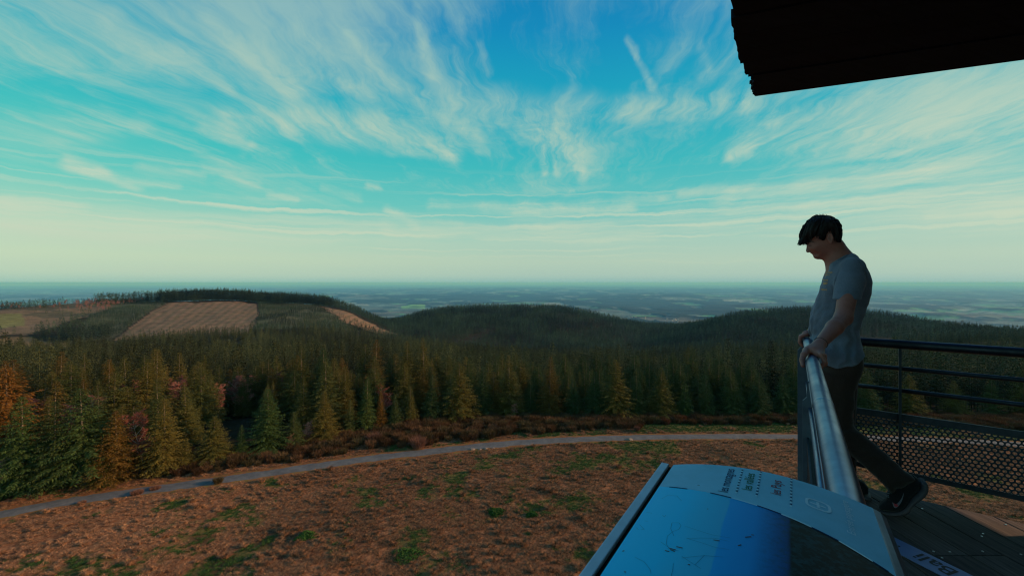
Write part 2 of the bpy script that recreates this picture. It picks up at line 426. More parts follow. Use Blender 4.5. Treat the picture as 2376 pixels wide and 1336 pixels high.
def build_terrain():
    th = np.concatenate([np.arange(-180, -62, 4.0), np.arange(-62, 62.001, 0.16), np.arange(64, 181, 4.0)]) * math.pi / 180
    th[-1] = th[0] + 2 * math.pi
    r = np.concatenate([[0.5, 8, 16, 22], np.exp(np.linspace(math.log(26), math.log(110), 230)), np.exp(np.linspace(math.log(111.5), math.log(150000), 660))])
    Rr, Th = np.meshgrid(r, th, indexing='ij')
    x = Rr * np.sin(Th); y = Rr * np.cos(Th); z = height(x, y)
    u = landuse(x, y)
    N = lambda s, seed, o=4: fbm(x / s, y / s, seed, o)
    col = np.zeros(x.shape + (3,))
    def put(mask, c): col[mask] = c
    col[:] = (0.030, 0.024, 0.012)
    col[u == 1] = (0.20, 0.120, 0.074)
    col[u == 2] = (0.085, 0.085, 0.045)
    col[u == 3] = (0.17, 0.11, 0.05)
    h = N(50, 51); m4 = u == 4
    col[m4] = np.where((h > 0.5)[..., None], (0.19, 0.120, 0.070), (0.11, 0.085, 0.048))[m4]
    px, rr = pxr(x, y)
    fld = m4 & ((in_poly(px, rr, [(210, 980), (345, 1010), (340, 1150), (215, 1130)])) | in_poly(px, rr, [(-80, 760), (60, 790), (50, 900), (-80, 900)]))
    col[fld] = (0.19, 0.17, 0.06)
    # far country: fields, pasture, woods; base darker and bluer as painted distance haze
    ff = far_forest(x, y); m6 = u == 6
    a = N(800, 61, 3); b = N(1400, 62, 3)
    c6 = np.where((a > 0.57)[..., None], (0.07, 0.17, 0.07), (0.08, 0.105, 0.09))
    c6 = np.where(((b > 0.66) & (a <= 0.57))[..., None], (0.17, 0.18, 0.14), c6)
    c6 = np.where(((b < 0.36))[..., None], (0.075, 0.07, 0.055), c6)
    c6 = c6 * (1 - ff[..., None]) + np.array((0.010, 0.018, 0.016)) * ff[..., None]
    col[m6] = c6[m6]
    bright = m6 & in_poly(px, rr, [(930, 12300), (985, 12300), (985, 14600), (930, 14600)])
    col[bright] = (0.16, 0.30, 0.08)
    pasture = in_poly(px, rr, [(1985, 560), (2062, 560), (2068, 760), (1988, 780)])
    col[pasture] = (0.075, 0.15, 0.03)
    wood = m6 & (Rr < 50000) & (Rr > 2500)
    z = z + np.where(wood, ff * (20 + 14 * N(160, 71, 2)), 0)
    # near open ground is coloured by the material itself: mask in alpha
    near = np.where(edge_dist(x, y) < 3.0, 1.0, 0.0) * (Rr < 150)
    nr, nt = x.shape
    V = np.stack([x, y, z], -1).reshape(-1, 3)
    idx = np.arange(nr * nt).reshape(nr, nt)
    F = np.stack([idx[:-1, :-1], idx[:-1, 1:], idx[1:, 1:], idx[1:, :-1]], -1).reshape(-1, 4)[:, ::-1]
    me = mesh_np('ground', V, F, None, True)
    ca = me.color_attributes.new('cover', 'FLOAT_COLOR', 'POINT')
    ca.data.foreach_set('color', np.concatenate([col, near[..., None]], -1).astype(np.float32).ravel())
    at = me.attributes.new('green', 'FLOAT', 'POINT'); at.data.foreach_set('value', np.where(np.hypot(x, y) < 150, green_np(x, y), 0).astype(np.float32).ravel())
    at = me.attributes.new('rows', 'FLOAT', 'POINT'); at.data.foreach_set('value', (u == 1).astype(np.float32).ravel())
    m, g, bs = new_mat('ground')
    geo = g.node('ShaderNodeNewGeometry').outputs['Position']
    att = g.node('ShaderNodeAttribute', attribute_name='cover'); rows = g.node('ShaderNodeAttribute', attribute_name='rows').outputs['Fac']
    # far and forest cover
    n1 = g.noise(geo, 0.08, 8, 0.65); n2 = g.noise(geo, 0.9, 5, 0.6)
    n3 = g.noise(g.vmath('MULTIPLY', geo, (0.0012, 0.0028, 0.0)), 1.0, 9, 0.7); far_ = g.mr(g.vmath('LENGTH', geo, out=1), 1800, 3000)
    f1 = g.math('MULTIPLY', g.mr(n1, 0.25, 0.75, 0.55, 1.5), g.mr(n2, 0.3, 0.7, 0.7, 1.3))
    # plough/replant rows following the slope, fanning from the hill top
    px_, py_, pz_ = g.xyz(geo)
    brg = g.math('ARCTAN2', g.math('ADD', px_, 40.0), g.math('ADD', py_, 230.0))
    w = g.math('SINE', g.math('ADD', g.math('MULTIPLY', brg, 560.0), g.math('MULTIPLY', g.noise(geo, 0.012, 3, 0.5), 4.0)))
    w = g.math('ADD', w, g.mr(g.noise(geo, 0.25, 5, .65), .3, .7, -1.1, 1.1))
    roww = g.mix(rows, (1, 1, 1), g.mix(g.mr(w, -0.9, 1.1), (1.08, 1.05, 1.03), (0.70, 0.84, 0.76)))
    cover = g.mix(1.0, att.outputs['Color'], g.comb(f1, f1, f1), 'MULTIPLY')
    cover = g.mix(1.0, cover, roww, 'MULTIPLY')
    f3 = g.math('ADD', g.math('SUBTRACT', 1.0, far_), g.math('MULTIPLY', far_, g.mr(n3, .36, .64, .15, 2.6))); cover = g.mix(1.0, cover, g.comb(f3, f3, f3), 'MULTIPLY')
    # the open ground round the tower: dead straw, bracken, green patches
    st = g.noise(geo, 3.2, 7, 0.68); stf = g.noise(geo, 16, 6, 0.7)
    straw = g.ramp(st, [(0.28, (0.11, 0.042, 0.024)), (0.46, (0.22, 0.095, 0.048)), (0.6, (0.33, 0.155, 0.078)), (0.75, (0.42, 0.20, 0.11))])
    gp = g.node('ShaderNodeAttribute', attribute_name='green').outputs['Fac']; gq = g.noise(geo, 2.2, 5, 0.65)
    gm = g.mr(g.math('ADD', gp, g.math('MULTIPLY', g.math('SUBTRACT', gq, .5), .45)), 0.46, 0.66)
    green = g.ramp(stf, [(0.3, (0.028, 0.055, 0.010)), (0.7, (0.085, 0.13, 0.028))])
    openg = g.mix(g.math('MULTIPLY', gm, .68), straw, green)
    dk = g.noise(geo, .16, 6, .65, dist=.8); openg = g.mix(g.mr(dk, .50, .64, 0, .75), openg, (0.065, 0.030, 0.021))
    ff_ = g.mr(stf, 0.3, 0.7, 0.62, 1.35); openg = g.mix(1.0, openg, g.comb(ff_, ff_, ff_), 'MULTIPLY')
    c = g.mix(att.outputs['Alpha'], cover, openg)
    g.l.new(c, bs.inputs['Base Color']); bs.inputs['Roughness'].default_value = 1.0; bs.inputs['Specular IOR Level'].default_value = 0.1
    bn = g.node('ShaderNodeBump'); bn.inputs['Strength'].default_value = 0.9; bn.inputs['Distance'].default_value = 0.12
    g.l.new(g.math('ADD', st, g.math('MULTIPLY', stf, 0.6)), bn.inputs['Height']); g.l.new(bn.outputs[0], bs.inputs['Normal'])
    me.materials.append(m)
    o = obj('ground', me); tag(o, kind='structure'); return o
build_terrain()

def build_road():
    t = np.arange(len(ROAD)); P = ROAD
    d = np.gradient(P, axis=0); d /= np.linalg.norm(d, axis=1)[:, None]; nrm = np.stack([-d[:, 1], d[:, 0]], 1)
    def strip(name, offs, lift, mat, seed, jit):
        cols = []
        for k, o_ in enumerate(offs):
            edge = k in (0, len(offs) - 1)
            oo = o_ + (0 if not edge else (np.array([vnoise(np.array([i * 0.45]), np.array([k * 3.3]), seed)[0] for i in t]) - 0.5) * jit)
            q = P + nrm * (oo[:, None] if np.ndim(oo) else oo)
            zz = height(P[:, 0], P[:, 1]) * 0 + height(q[:, 0], q[:, 1])
            cols.append(np.stack([q[:, 0], q[:, 1], zz + lift - (0.05 if edge else 0)], 1))
        V = np.stack(cols, 1); n, k, _ = V.shape; idx = np.arange(n * k).reshape(n, k)
        F = np.stack([idx[:-1, :-1], idx[1:, :-1], idx[1:, 1:], idx[:-1, 1:]], -1).reshape(-1, 4)
        me = mesh_np(name, V.reshape(-1, 3), F, mat, True)
        o = obj(name, me); tag(o, kind='structure'); return o
    m, g, b = new_mat('verge'); geo = g.node('ShaderNodeNewGeometry').outputs['Position']
    c = g.ramp(g.noise(geo, 1.4, 7, 0.7), [(0.3, (0.10, 0.045, 0.02)), (0.5, (0.27, 0.11, 0.045)), (0.62, (0.16, 0.13, 0.04)), (0.8, (0.36, 0.18, 0.08))])
    g.l.new(c, b.inputs['Base Color']); b.inputs['Roughness'].default_value = 1; b.inputs['Specular IOR Level'].default_value = 0.1
    strip('verge', (-2.3, -1.5, 0, 1.6, 2.6), 0.03, m, 5, 1.0)
    m, g, b = new_mat('asphalt'); geo = g.node('ShaderNodeNewGeometry').outputs['Position']
    n = g.noise(geo, 0.9, 8, 0.72); n2 = g.noise(geo, 14, 4, 0.6)
    c = g.ramp(n, [(0.25, (0.075, 0.075, 0.08)), (0.5, (0.125, 0.125, 0.13)), (0.75, (0.19, 0.185, 0.18))])
    f = g.mr(n2, 0.3, 0.7, 0.8, 1.2); c = g.mix(1.0, c, g.comb(f, f, f), 'MULTIPLY')
    g.l.new(c, b.inputs['Base Color']); b.inputs['Roughness'].default_value = 0.95; b.inputs['Specular IOR Level'].default_value = 0.2
    strip('road', (-1.2, -0.6, 0, 0.6, 1.2), 0.07, m, 9, 0.45)
build_road()
# ------------------------------------------------------------------ vegetation
def foliage_mat(name, c0, c1, tintvar=0.35, broad=0.0):
    m, g, b = new_mat(name)
    oi = g.node('ShaderNodeObjectInfo'); geo = g.node('ShaderNodeNewGeometry').outputs['Position']
    n = g.noise(geo, 0.55, 4, 0.6)
    k = g.math('ADD', g.math('MULTIPLY', oi.outputs['Random'], 0.6), g.math('MULTIPLY', n, 0.5), clamp=True)
    c = g.mix(k, c0, c1)
    n2 = g.noise(geo, 3.5, 3, 0.6); f = g.mr(n2, 0.3, 0.7, 1 - tintvar, 1 + tintvar)
    if broad: f = g.math('MULTIPLY', f, g.mr(g.noise(geo, 0.016, 4, 0.55), .38, .62, 1 - broad, 1 + broad))
    c = g.mix(1.0, c, g.comb(f, f, f), 'MULTIPLY'); c = g.mix(1.0, c, oi.outputs['Color'], 'MULTIPLY')
    g.l.new(c, b.inputs['Base Color']); b.inputs['Roughness'].default_value = 0.9; b.inputs['Specular IOR Level'].default_value = 0.15
    return m
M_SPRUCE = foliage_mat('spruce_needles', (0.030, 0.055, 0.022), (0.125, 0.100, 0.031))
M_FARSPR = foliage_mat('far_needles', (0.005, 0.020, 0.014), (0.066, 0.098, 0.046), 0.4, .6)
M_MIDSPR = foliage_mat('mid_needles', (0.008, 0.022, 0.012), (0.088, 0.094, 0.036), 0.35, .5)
M_TWIG = foliage_mat('bare_twigs', (0.26, 0.135, 0.115), (0.38, 0.20, 0.165), 0.25)
M_BARK = simple_mat('bark', (0.16, 0.125, 0.10), 0.95, var=0.4, scale=6)
M_PALEBARK = simple_mat('pale_bark', (0.42, 0.33, 0.27), 0.95, var=0.3, scale=6)
M_BROOM = foliage_mat('broom_scrub', (0.19, 0.088, 0.052), (0.10, 0.085, 0.04), 0.4)
M_STRAW = foliage_mat('dead_grass', (0.21, 0.090, 0.047), (0.42, 0.215, 0.112), 0.35, .3)
M_GREENG = foliage_mat('green_grass', (0.03, 0.065, 0.014), (0.07, 0.12, 0.03), 0.3)

def spruce_mesh(name, H, Rb, seed, dens=1.0, bare=0.1, spray=1.0, whorl=0.5, nb=7):
    """needle crown in local coordinates, foot at origin: whorls of drooping boughs with hanging sprays"""
    r = np.random.RandomState(seed); V = []; F = []
    z = H * bare
    def tri(p, d, s, l, w, dr):
        """a spray: pointed blade of two triangles folded along its axis"""
        b = len(V); e = p + d * l + np.array([0, 0, -dr * l])
        mpt = p + d * l * 0.45 + np.array([0, 0, -dr * l * 0.25 + 0.02])
        V.extend([p, mpt + s * w, e, mpt - s * w]); F.append((b, b + 1, b + 2, b + 3))
    phase = 0
    while z < H * 0.985:
        t = (z / H - bare) / (1 - bare)
        prof = (1 - t) ** 0.82 * (0.35 + 0.65 * min(1, (t + 0.05) / 0.16)) + 0.015
        L0 = Rb * prof
        n = max(3, int(nb * (0.65 + 0.5 * (1 - t)) * dens))
        phase += 2.4
        for k in range(n):
            an = phase + 2 * math.pi * (k + r.uniform(-.32, .32)) / n
            L = L0 * r.uniform(0.62, 1.18) * (1.25 if r.rand() < 0.06 else 1)
            if r.rand() < 0.05: continue
            d = np.array([math.cos(an), math.sin(an), 0]); s = np.array([-d[1], d[0], 0])
            up = 0.35 * t + r.uniform(-.1, .08) - 0.12 * (1 - t)
            ns = max(2, int(L / (0.30 * spray)))
            zz = z + r.uniform(-.2, .2) * whorl
            for q in range(ns):
                f = (q + r.uniform(0.2, 1)) / ns
                droop = -0.28 * f * f * L * (1 - t) + 0.10 * f * f * f * L
                c = np.array([0, 0, zz]) + d * L * f + np.array([0, 0, up * L * f + droop])
                w = (0.18 + 0.42 * (1 - f)) * L * 0.5
                for side in (-1, 1):
                    dd = d * r.uniform(0.5, 0.9) + s * side * r.uniform(0.45, 1.0); dd = dd / np.linalg.norm(dd)
                    ss = np.cross(dd, [0, 0, 1]) * 1.0 + np.array([0, 0, r.uniform(-.5, .5)])
                    tri(c, dd, ss, min(w + 0.28 * spray, 0.95 * spray) * r.uniform(.7, 1.2), 0.085 * spray * r.uniform(.8, 1.4), r.uniform(0.1, 0.75))
            e = np.array([0, 0, zz]) + d * L * 0.8 + np.array([0, 0, up * L * 0.8 - 0.16 * L * (1 - t)])
            tri(e, d, s, (0.35 * spray + 0.12 * L), 0.09 * spray, 0.2 - 0.5 * t)
        z += whorl * r.uniform(0.75, 1.2) * (1.0 if t < 0.8 else 0.75)
    top = np.array([0, 0, H * 0.975])
    for k in range(5):
        an = r.uniform(0, 6.28); d = np.array([math.cos(an) * .25, math.sin(an) * .25, 1.0]); d /= np.linalg.norm(d)
        tri(top + np.array([0, 0, -0.25 * k * spray]), d, np.array([d[1], -d[0], 0.0]) * 3, 0.6 * spray, 0.03 * spray, 0)
    return np.array(V), np.array(F)
def cone_np(pts, rad, n=6):
    V = []; F = []
    for i, p in enumerate(pts):
        for k in range(n):
            a = 2 * math.pi * k / n; V.append((p[0] + rad[i] * math.cos(a), p[1] + rad[i] * math.sin(a), p[2]))
    for i in range(len(pts) - 1):
        for k in range(n): F.append((i * n + k, i * n + (k + 1) % n, (i + 1) * n + (k + 1) % n, (i + 1) * n + k))
    return V, F
def trunk_mesh(name, H, r0, mat):
    V, F = cone_np([(0, 0, -0.5), (0, 0, 0.3), (0.03, 0.02, H * .5), (0, 0, H)], [r0 * 1.3, r0, r0 * .6, 0.01], 7)
    return mesh_np(name, V, np.array(F), mat, True)
def bare_tree(name, H, seed, spread=0.35, dens=1.0):
    """leafless tree: (wood mesh, twig mesh)"""
    r = np.random.RandomState(seed); MBw = MB(); tv = []; tf = []
    def stick(p, q, r0, r1):
        d = Vector(q) - Vector(p); MBw.tube([p, q], [r0, r1], 4, False)
    def grow(p, d, L, rad, lev):
        n = 3; pts = [p]; dd = d
        for i in range(n):
            dd = (dd + Vector(r.uniform(-.18, .18, 3)) + Vector((0, 0, 0.06))).normalized(); pts.append(pts[-1] + dd * L / n)
        for i in range(n): stick(pts[i], pts[i + 1], rad * (1 - .25 * i), rad * (1 - .25 * (i + 1)))
        if lev == 0: return
        nc = int((17 if lev == 3 else 9 if lev == 2 else 8) * dens)
        for k in range(nc):
            f = r.uniform(0.25 if lev < 3 else 0.22, 1.0); j = min(n - 1, int(f * n)); c = pts[j].lerp(pts[j + 1], f * n - j)
            a = r.uniform(0, 6.28); side = Vector((math.cos(a), math.sin(a), r.uniform(0.15, 0.7)))
            nd = (dd * (0.55) + side * (0.9 if lev > 1 else 1.1) * (spread / 0.35)).normalized()
            if lev > 1: grow(c, nd, L * r.uniform(0.26, 0.42) * (1.15 - 0.6 * f) * (1.3 if lev == 2 else 1), rad * 0.42, lev - 1)
            else:
                for _ in range(6):
                    e = c + (nd + Vector(r.uniform(-.5, .5, 3))).normalized() * L * r.uniform(.4, .8); w = Vector(r.uniform(-1, 1, 3)).normalized() * 0.020 * H / 8
                    b = len(tv); tv.extend([tuple(c - w), tuple(c + w), tuple(e)]); tf.append((b, b + 1, b + 2))
    grow(Vector((0, 0, -0.3)), Vector((0, 0, 1)), H * 0.95, H * 0.0095, 3)
    return MBw, np.array(tv), np.array(tf)

# --- prototypes (meshes only; each is first used by a real tree)
SPR = []
for i, (H, Rb, dn, ba) in enumerate([(13, 3.1, 1, .05), (14.5, 2.9, 1, .08), (12, 3.3, 1, .03), (15, 2.6, .9, .12), (13.5, 2.3, .9, .06), (11, 2.9, 1, .02), (14, 3.4, .8, .15)]):
    V, F = spruce_mesh('c', H, Rb, 10 + i, dn, ba, spray=0.52, whorl=0.33, nb=11)
    SPR.append((H, mesh_np('spruce_crown', V, F, M_SPRUCE), trunk_mesh('spruce_trunk', H * .97, H * .013, M_BARK)))
MID = []
for i, (H, Rb) in enumerate([(15, 2.7), (14, 2.9), (16, 2.5), (13, 2.6)]):
    V, F = spruce_mesh('m', H, Rb, 50 + i, 0.75, .25, spray=1.3, whorl=0.75, nb=8)
    tv, tf = cone_np([(0, 0, -1), (0, 0, H * .9)], [0.2, 0.03], 5)
    V = np.concatenate([V, np.array(tv)]); F = np.concatenate([F, np.array(tf) + len(V) - len(tv)])
    MID.append(mesh_np('mid_spruce', V, F, M_MIDSPR))
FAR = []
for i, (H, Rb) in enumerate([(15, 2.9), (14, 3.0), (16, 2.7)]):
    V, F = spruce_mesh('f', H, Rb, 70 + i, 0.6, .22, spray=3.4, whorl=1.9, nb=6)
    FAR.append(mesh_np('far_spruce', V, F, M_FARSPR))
BARE = []
for i, (H, sp, dn) in enumerate([(9, .42, 1.0), (11, .34, 1.0), (7, .5, 1.1)]):
    w, tv, tf = bare_tree('b', H, 90 + i, sp, dn)
    me = bpy.data.meshes.new('limbs'); me.from_pydata(w.v, [], w.f); me.materials.append(M_PALEBARK)
    BARE.append((H, me, mesh_np('twigs', tv, tf, M_TWIG)))

def scatter(name, pts, rotz, scl, idx, protos, label=None, kind='stuff', squash=None):
    """one object: prototypes instanced on points by geometry nodes"""
    colx = bpy.data.collections.new(name + '_pieces')
    for k, me in enumerate(protos):
        o = bpy.data.objects.new('%s_piece_%02d' % (name, k), me); colx.objects.link(o)
    me = bpy.data.meshes.new(name); n = len(pts)
    me.vertices.add(n); me.vertices.foreach_set('co', np.asarray(pts, np.float32).ravel())
    for nm, v in (('rz', rotz), ('sc', scl)):
        a = me.attributes.new(nm, 'FLOAT', 'POINT'); a.data.foreach_set('value', np.asarray(v, np.float32))
    a = me.attributes.new('ix', 'INT', 'POINT'); a.data.foreach_set('value', np.asarray(idx, np.int32))
    o = obj(name, me); tag(o, kind=kind)
    if label: o['label'] = label
    ng = bpy.data.node_groups.new(name, 'GeometryNodeTree')
    ng.interface.new_socket('Geometry', in_out='INPUT', socket_type='NodeSocketGeometry')
    ng.interface.new_socket('Geometry', in_out='OUTPUT', socket_type='NodeSocketGeometry')
    gi = ng.nodes.new('NodeGroupInput'); go = ng.nodes.new('NodeGroupOutput')
    iop = ng.nodes.new('GeometryNodeInstanceOnPoints'); ci = ng.nodes.new('GeometryNodeCollectionInfo')
    ci.inputs[0].default_value = colx; ci.inputs['Separate Children'].default_value = True; ci.inputs['Reset Children'].default_value = True
    def attr(nm, dt='FLOAT'):
        a = ng.nodes.new('GeometryNodeInputNamedAttribute'); a.data_type = dt; a.inputs[0].default_value = nm; return a.outputs[0]
    L = ng.links.new
    L(gi.outputs[0], iop.inputs['Points']); L(ci.outputs[0], iop.inputs['Instance']); iop.inputs['Pick Instance'].default_value = True
    L(attr('ix', 'INT'), iop.inputs['Instance Index'])
    cx = ng.nodes.new('ShaderNodeCombineXYZ'); L(attr('rz'), cx.inputs[2])
    er = ng.nodes.new('FunctionNodeEulerToRotation'); L(cx.outputs[0], er.inputs[0]); L(er.outputs[0], iop.inputs['Rotation'])
    L(attr('sc'), iop.inputs['Scale']); L(iop.outputs[0], go.inputs[0])
    md = o.modifiers.new('scatter', 'NODES'); md.node_group = ng
    return o

# --- the trees one can tell apart
ORD = ['first', 'second', 'third', 'fourth', 'fifth', 'sixth', 'seventh', 'eighth', 'ninth', 'tenth', 'eleventh', 'twelfth', 'thirteenth', 'fourteenth', 'fifteenth', 'sixteenth', 'seventeenth', 'eighteenth', 'nineteenth', 'twentieth',
       'twenty-first', 'twenty-second', 'twenty-third', 'twenty-fourth', 'twenty-fifth', 'twenty-sixth', 'twenty-seventh', 'twenty-eighth', 'twenty-ninth', 'thirtieth', 'thirty-first', 'thirty-second', 'thirty-third', 'thirty-fourth', 'thirty-fifth']
def add_spruce(x, y, h, var, tint, label, rz, wide=1.0, group='spruces of the forest beyond the road'):
    H, cm, tm = SPR[var]; k = h / H
    t = bpy.data.objects.new('spruce_tree', None); COL.objects.link(t); t.empty_display_size = .5
    t.location = (x, y, float(height(x, y)) - 0.1); t.rotation_euler = (rs.uniform(-.035, .035), rs.uniform(-.035, .035), rz); t.scale = (k * wide, k * wide * rs.uniform(.85, 1.15), k)
    tag(t, label, 'tree', group)
    for nm, me in (('crown', cm), ('trunk', tm)):
        c = bpy.data.objects.new(nm, me); COL.objects.link(c); c.parent = t; c.color = (*tint, 1)
        if nm == 'trunk': c.color = (1, 1, 1, 1)
    return t
def side_word(px):
    return ('at the left edge' if px < 180 else 'left of the pink bare trees' if px < 380 else 'near the pink bare trees' if px < 640 else 'below the middle clearing' if px < 900 else
            'left of tall orange spruce' if px < 1240 else 'right of tall orange spruce' if px < 1560 else 'left of the railing post' if px < 1860 else 'behind person and railing')
#        column, foot row, top row, shape, tint, width, what it looks like
OR_ = (1.6, 0.92, 0.55); OL = (1.2, 1.08, 0.7); DK = (0.65, 0.95, 0.85); GR = (0.85, 1.2, 0.85); RU = (1.75, 0.85, 0.5)  # orange-lit and shaded looks are tinted into the crown colour
HAND = [(10, 1100, 850, 2, RU, 1.1, 'rust orange'), (58, 1140, 915, 0, GR, .95, 'broad dark green'), (125, 1132, 930, 5, DK, .85, 'dense blue-green'), (196, 1124, 895, 6, GR, 1.1, 'tall spreading green'),
        (272, 1116, 952, 0, OR_, 1.0, 'broad orange-lit'), (233, 1124, 1005, 5, OL, .85, 'squat olive'), (382, 1100, 922, 1, OL, 1.1, 'tall olive'), (433, 1090, 1022, 5, OL, .9, 'small bushy olive'),
        (497, 1072, 962, 2, OL, 1.05, 'broad olive'), (560, 1062, 985, 4, GR, 1.0, 'slim green'), (622, 1049, 902, 0, GR, 1.15, 'large dark green pyramidal'), (682, 1040, 955, 5, DK, 1.0, 'short dark'),
        (755, 1024, 905, 1, OL, 1.1, 'upright olive'), (812, 1010, 925, 4, DK, .9, 'thin dark'), (850, 1003, 872, 4, GR, .85, 'thin green'), (884, 996, 905, 4, OR_, .8, 'narrow orange-lit'), (918, 992, 915, 5, DK, .9, 'short dark green'),
        (953, 986, 892, 4, OL, .85, 'slim olive'), (1000, 980, 868, 3, DK, .9, 'dark narrow'), (1066, 974, 838, 1, OL, 1.25, 'tall broad olive'), (1122, 971, 850, 3, DK, .95, 'dark ragged'), (1182, 970, 824, 3, OL, 1.15, 'tall yellow-green topped'),
        (1232, 968, 880, 4, DK, 1.0, 'dark shaded'), (1274, 967, 825, 4, OR_, 1.15, 'tall orange-lit'), (1330, 967, 870, 3, DK, 1.0, 'shaded dark'), (1380, 968, 860, 1, DK, .9, 'dark upright'), (1432, 968, 832, 0, OL, 1.05, 'broad olive-green'),
        (1478, 969, 850, 3, DK, .9, 'dark slim'), (1533, 970, 850, 1, OL, 1.1, 'broad yellow-green'), (1588, 971, 888, 5, GR, .85, 'small pointed green'), (1640, 970, 862, 3, DK, .9, 'dark medium'), (1700, 969, 848, 1, DK, 1.0, 'dark broad'),
        (1760, 969, 862, 0, DK, .9, 'dark conical'), (1818, 968, 868, 6, DK, .95, 'dark open-crowned'), (845, 955, 792, 3, OL, 1.0, 'tall narrow olive'), (870, 957, 783, 3, OR_, 1.0, 'tall rusty'), (944, 955, 786, 1, OL, 1.0, 'tall ragged olive'), (986, 953, 779, 3, OL, 1.1, 'tallest olive'), (700, 965, 800, 3, OL, 1.0, 'high-topped olive'), (752, 962, 805, 1, DK, 1.0, 'high-topped dark'), (330, 990, 820, 1, OL, 1.1, 'high-topped broad olive'), (165, 1010, 835, 0, OL, 1.1, 'high-topped leftward olive'), (1905, 968, 850, 1, DK, 1, 'dark tall'), (2010, 968, 858, 0, DK, 1, 'dark conical'), (2110, 967, 868, 2, OL, 1.1, 'broad olive'),
        (2215, 967, 880, 0, OL, 1.1, 'broad soft olive'), (2300, 967, 870, 1, DK, 1, 'dark tall'), (2372, 968, 850, 6, OL, 1, 'open olive')]
placed = []
rs = np.random.RandomState(4)
rows_used = {}
for (px, pf, pt, var, tint, wd, look) in HAND:
    x, y = px2g(px, pf)
    for _ in range(3):
        z = float(height(x, y)); x, y = px2g(px, pf, z)
    h = (pf - pt) / FPX * y + 0.1
    placed.append((x, y))
    add_spruce(x, y, h, var, tint, '%s spruce at the forest edge, %s' % (look, side_word(px)), rs.uniform(0, 6.28), wd * 1.45)
placed = np.array(placed)
# candidates further back on a jittered grid
def jgrid(x0, x1, y0, y1, s, seed):
    r = np.random.RandomState(seed); gx, gy = np.meshgrid(np.arange(x0, x1, s), np.arange(y0, y1, s)); gx = gx + (np.arange(gx.shape[0]) % 2)[:, None] * s / 2
    return (gx + r.uniform(-.38, .38, gx.shape) * s).ravel(), (gy + r.uniform(-.38, .38, gy.shape) * s).ravel()
gx, gy = jgrid(-330, 330, 20, 330, 3.9, 5)
px, r_ = pxr(gx, gy)
ok = (px > -160) & (px < 2540) & (edge_dist(gx, gy) > 4.5) & (r_ < 300)
# a strip of clearing left of centre, thinner stand near the pink trees
gx, gy, px, r_ = gx[ok], gy[ok], px[ok], r_[ok]
dm = np.min(np.hypot(gx[:, None] - placed[None, :, 0], gy[:, None] - placed[None, :, 1]), 1)
ok = (dm > 2.9) & ~((((px > 368) & (px < 446)) | ((px > 495) & (px < 596))) & (gy > 62) & (gy < 90) & (rs.rand(len(px)) < .72)) & ~((px > 470) & (px < 600) & (edge_dist(gx, gy) < 22) & (rs.rand(len(px)) < .5)); gx, gy, px, r_ = gx[ok], gy[ok], px[ok], r_[ok]
inview = (px > -30) & (px < 2400)
order = np.argsort(np.where(inview, r_, 1e9))
NIND = 300 - len(HAND) - 0
ind = order[:NIND]; rest = order[NIND:]
BAND = ['in front ranks', 'in second ranks', 'in third ranks', 'in deep ranks']
info = []
for i in ind:
    x, y = gx[i], gy[i]; p = px[i]; ed = float(edge_dist(x, y))
    hh = 7.0 + 5.4 * rs.rand() + 2.4 * (vnoise(np.array([x / 14]), np.array([y / 14]), 8)[0] - .5) * 2
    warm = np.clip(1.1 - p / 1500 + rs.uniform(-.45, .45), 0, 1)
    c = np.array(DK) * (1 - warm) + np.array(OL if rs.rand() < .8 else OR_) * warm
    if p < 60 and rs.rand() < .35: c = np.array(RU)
    word = 'orange-brown' if c[0] > 1.6 else 'olive' if c[0] > 1.15 else 'green' if c[0] > .95 else 'dark green'
    sz = 'tall' if hh > 10.8 else 'short' if hh < 8.4 else 'medium'
    info.append([p, x, y, hh, int(rs.randint(0, 7)), tuple(c), word, sz, BAND[min(3, int(ed / 9))], side_word(p)])
groups = {}
for t in info: groups.setdefault((t[6], t[7], t[8], t[9]), []).append(t)
for key, L in groups.items():
    L.sort(key=lambda t: t[0])
    for k, t in enumerate(L):
        pos = '' if len(L) == 1 else (', %s from left' % ORD[k])
        lab = '%s %s spruce %s, %s%s' % (key[1], key[0], key[2], key[3], pos)
        add_spruce(t[1], t[2], t[3], t[4], t[5], lab, rs.uniform(0, 6.28), rs.uniform(1.0, 1.75))

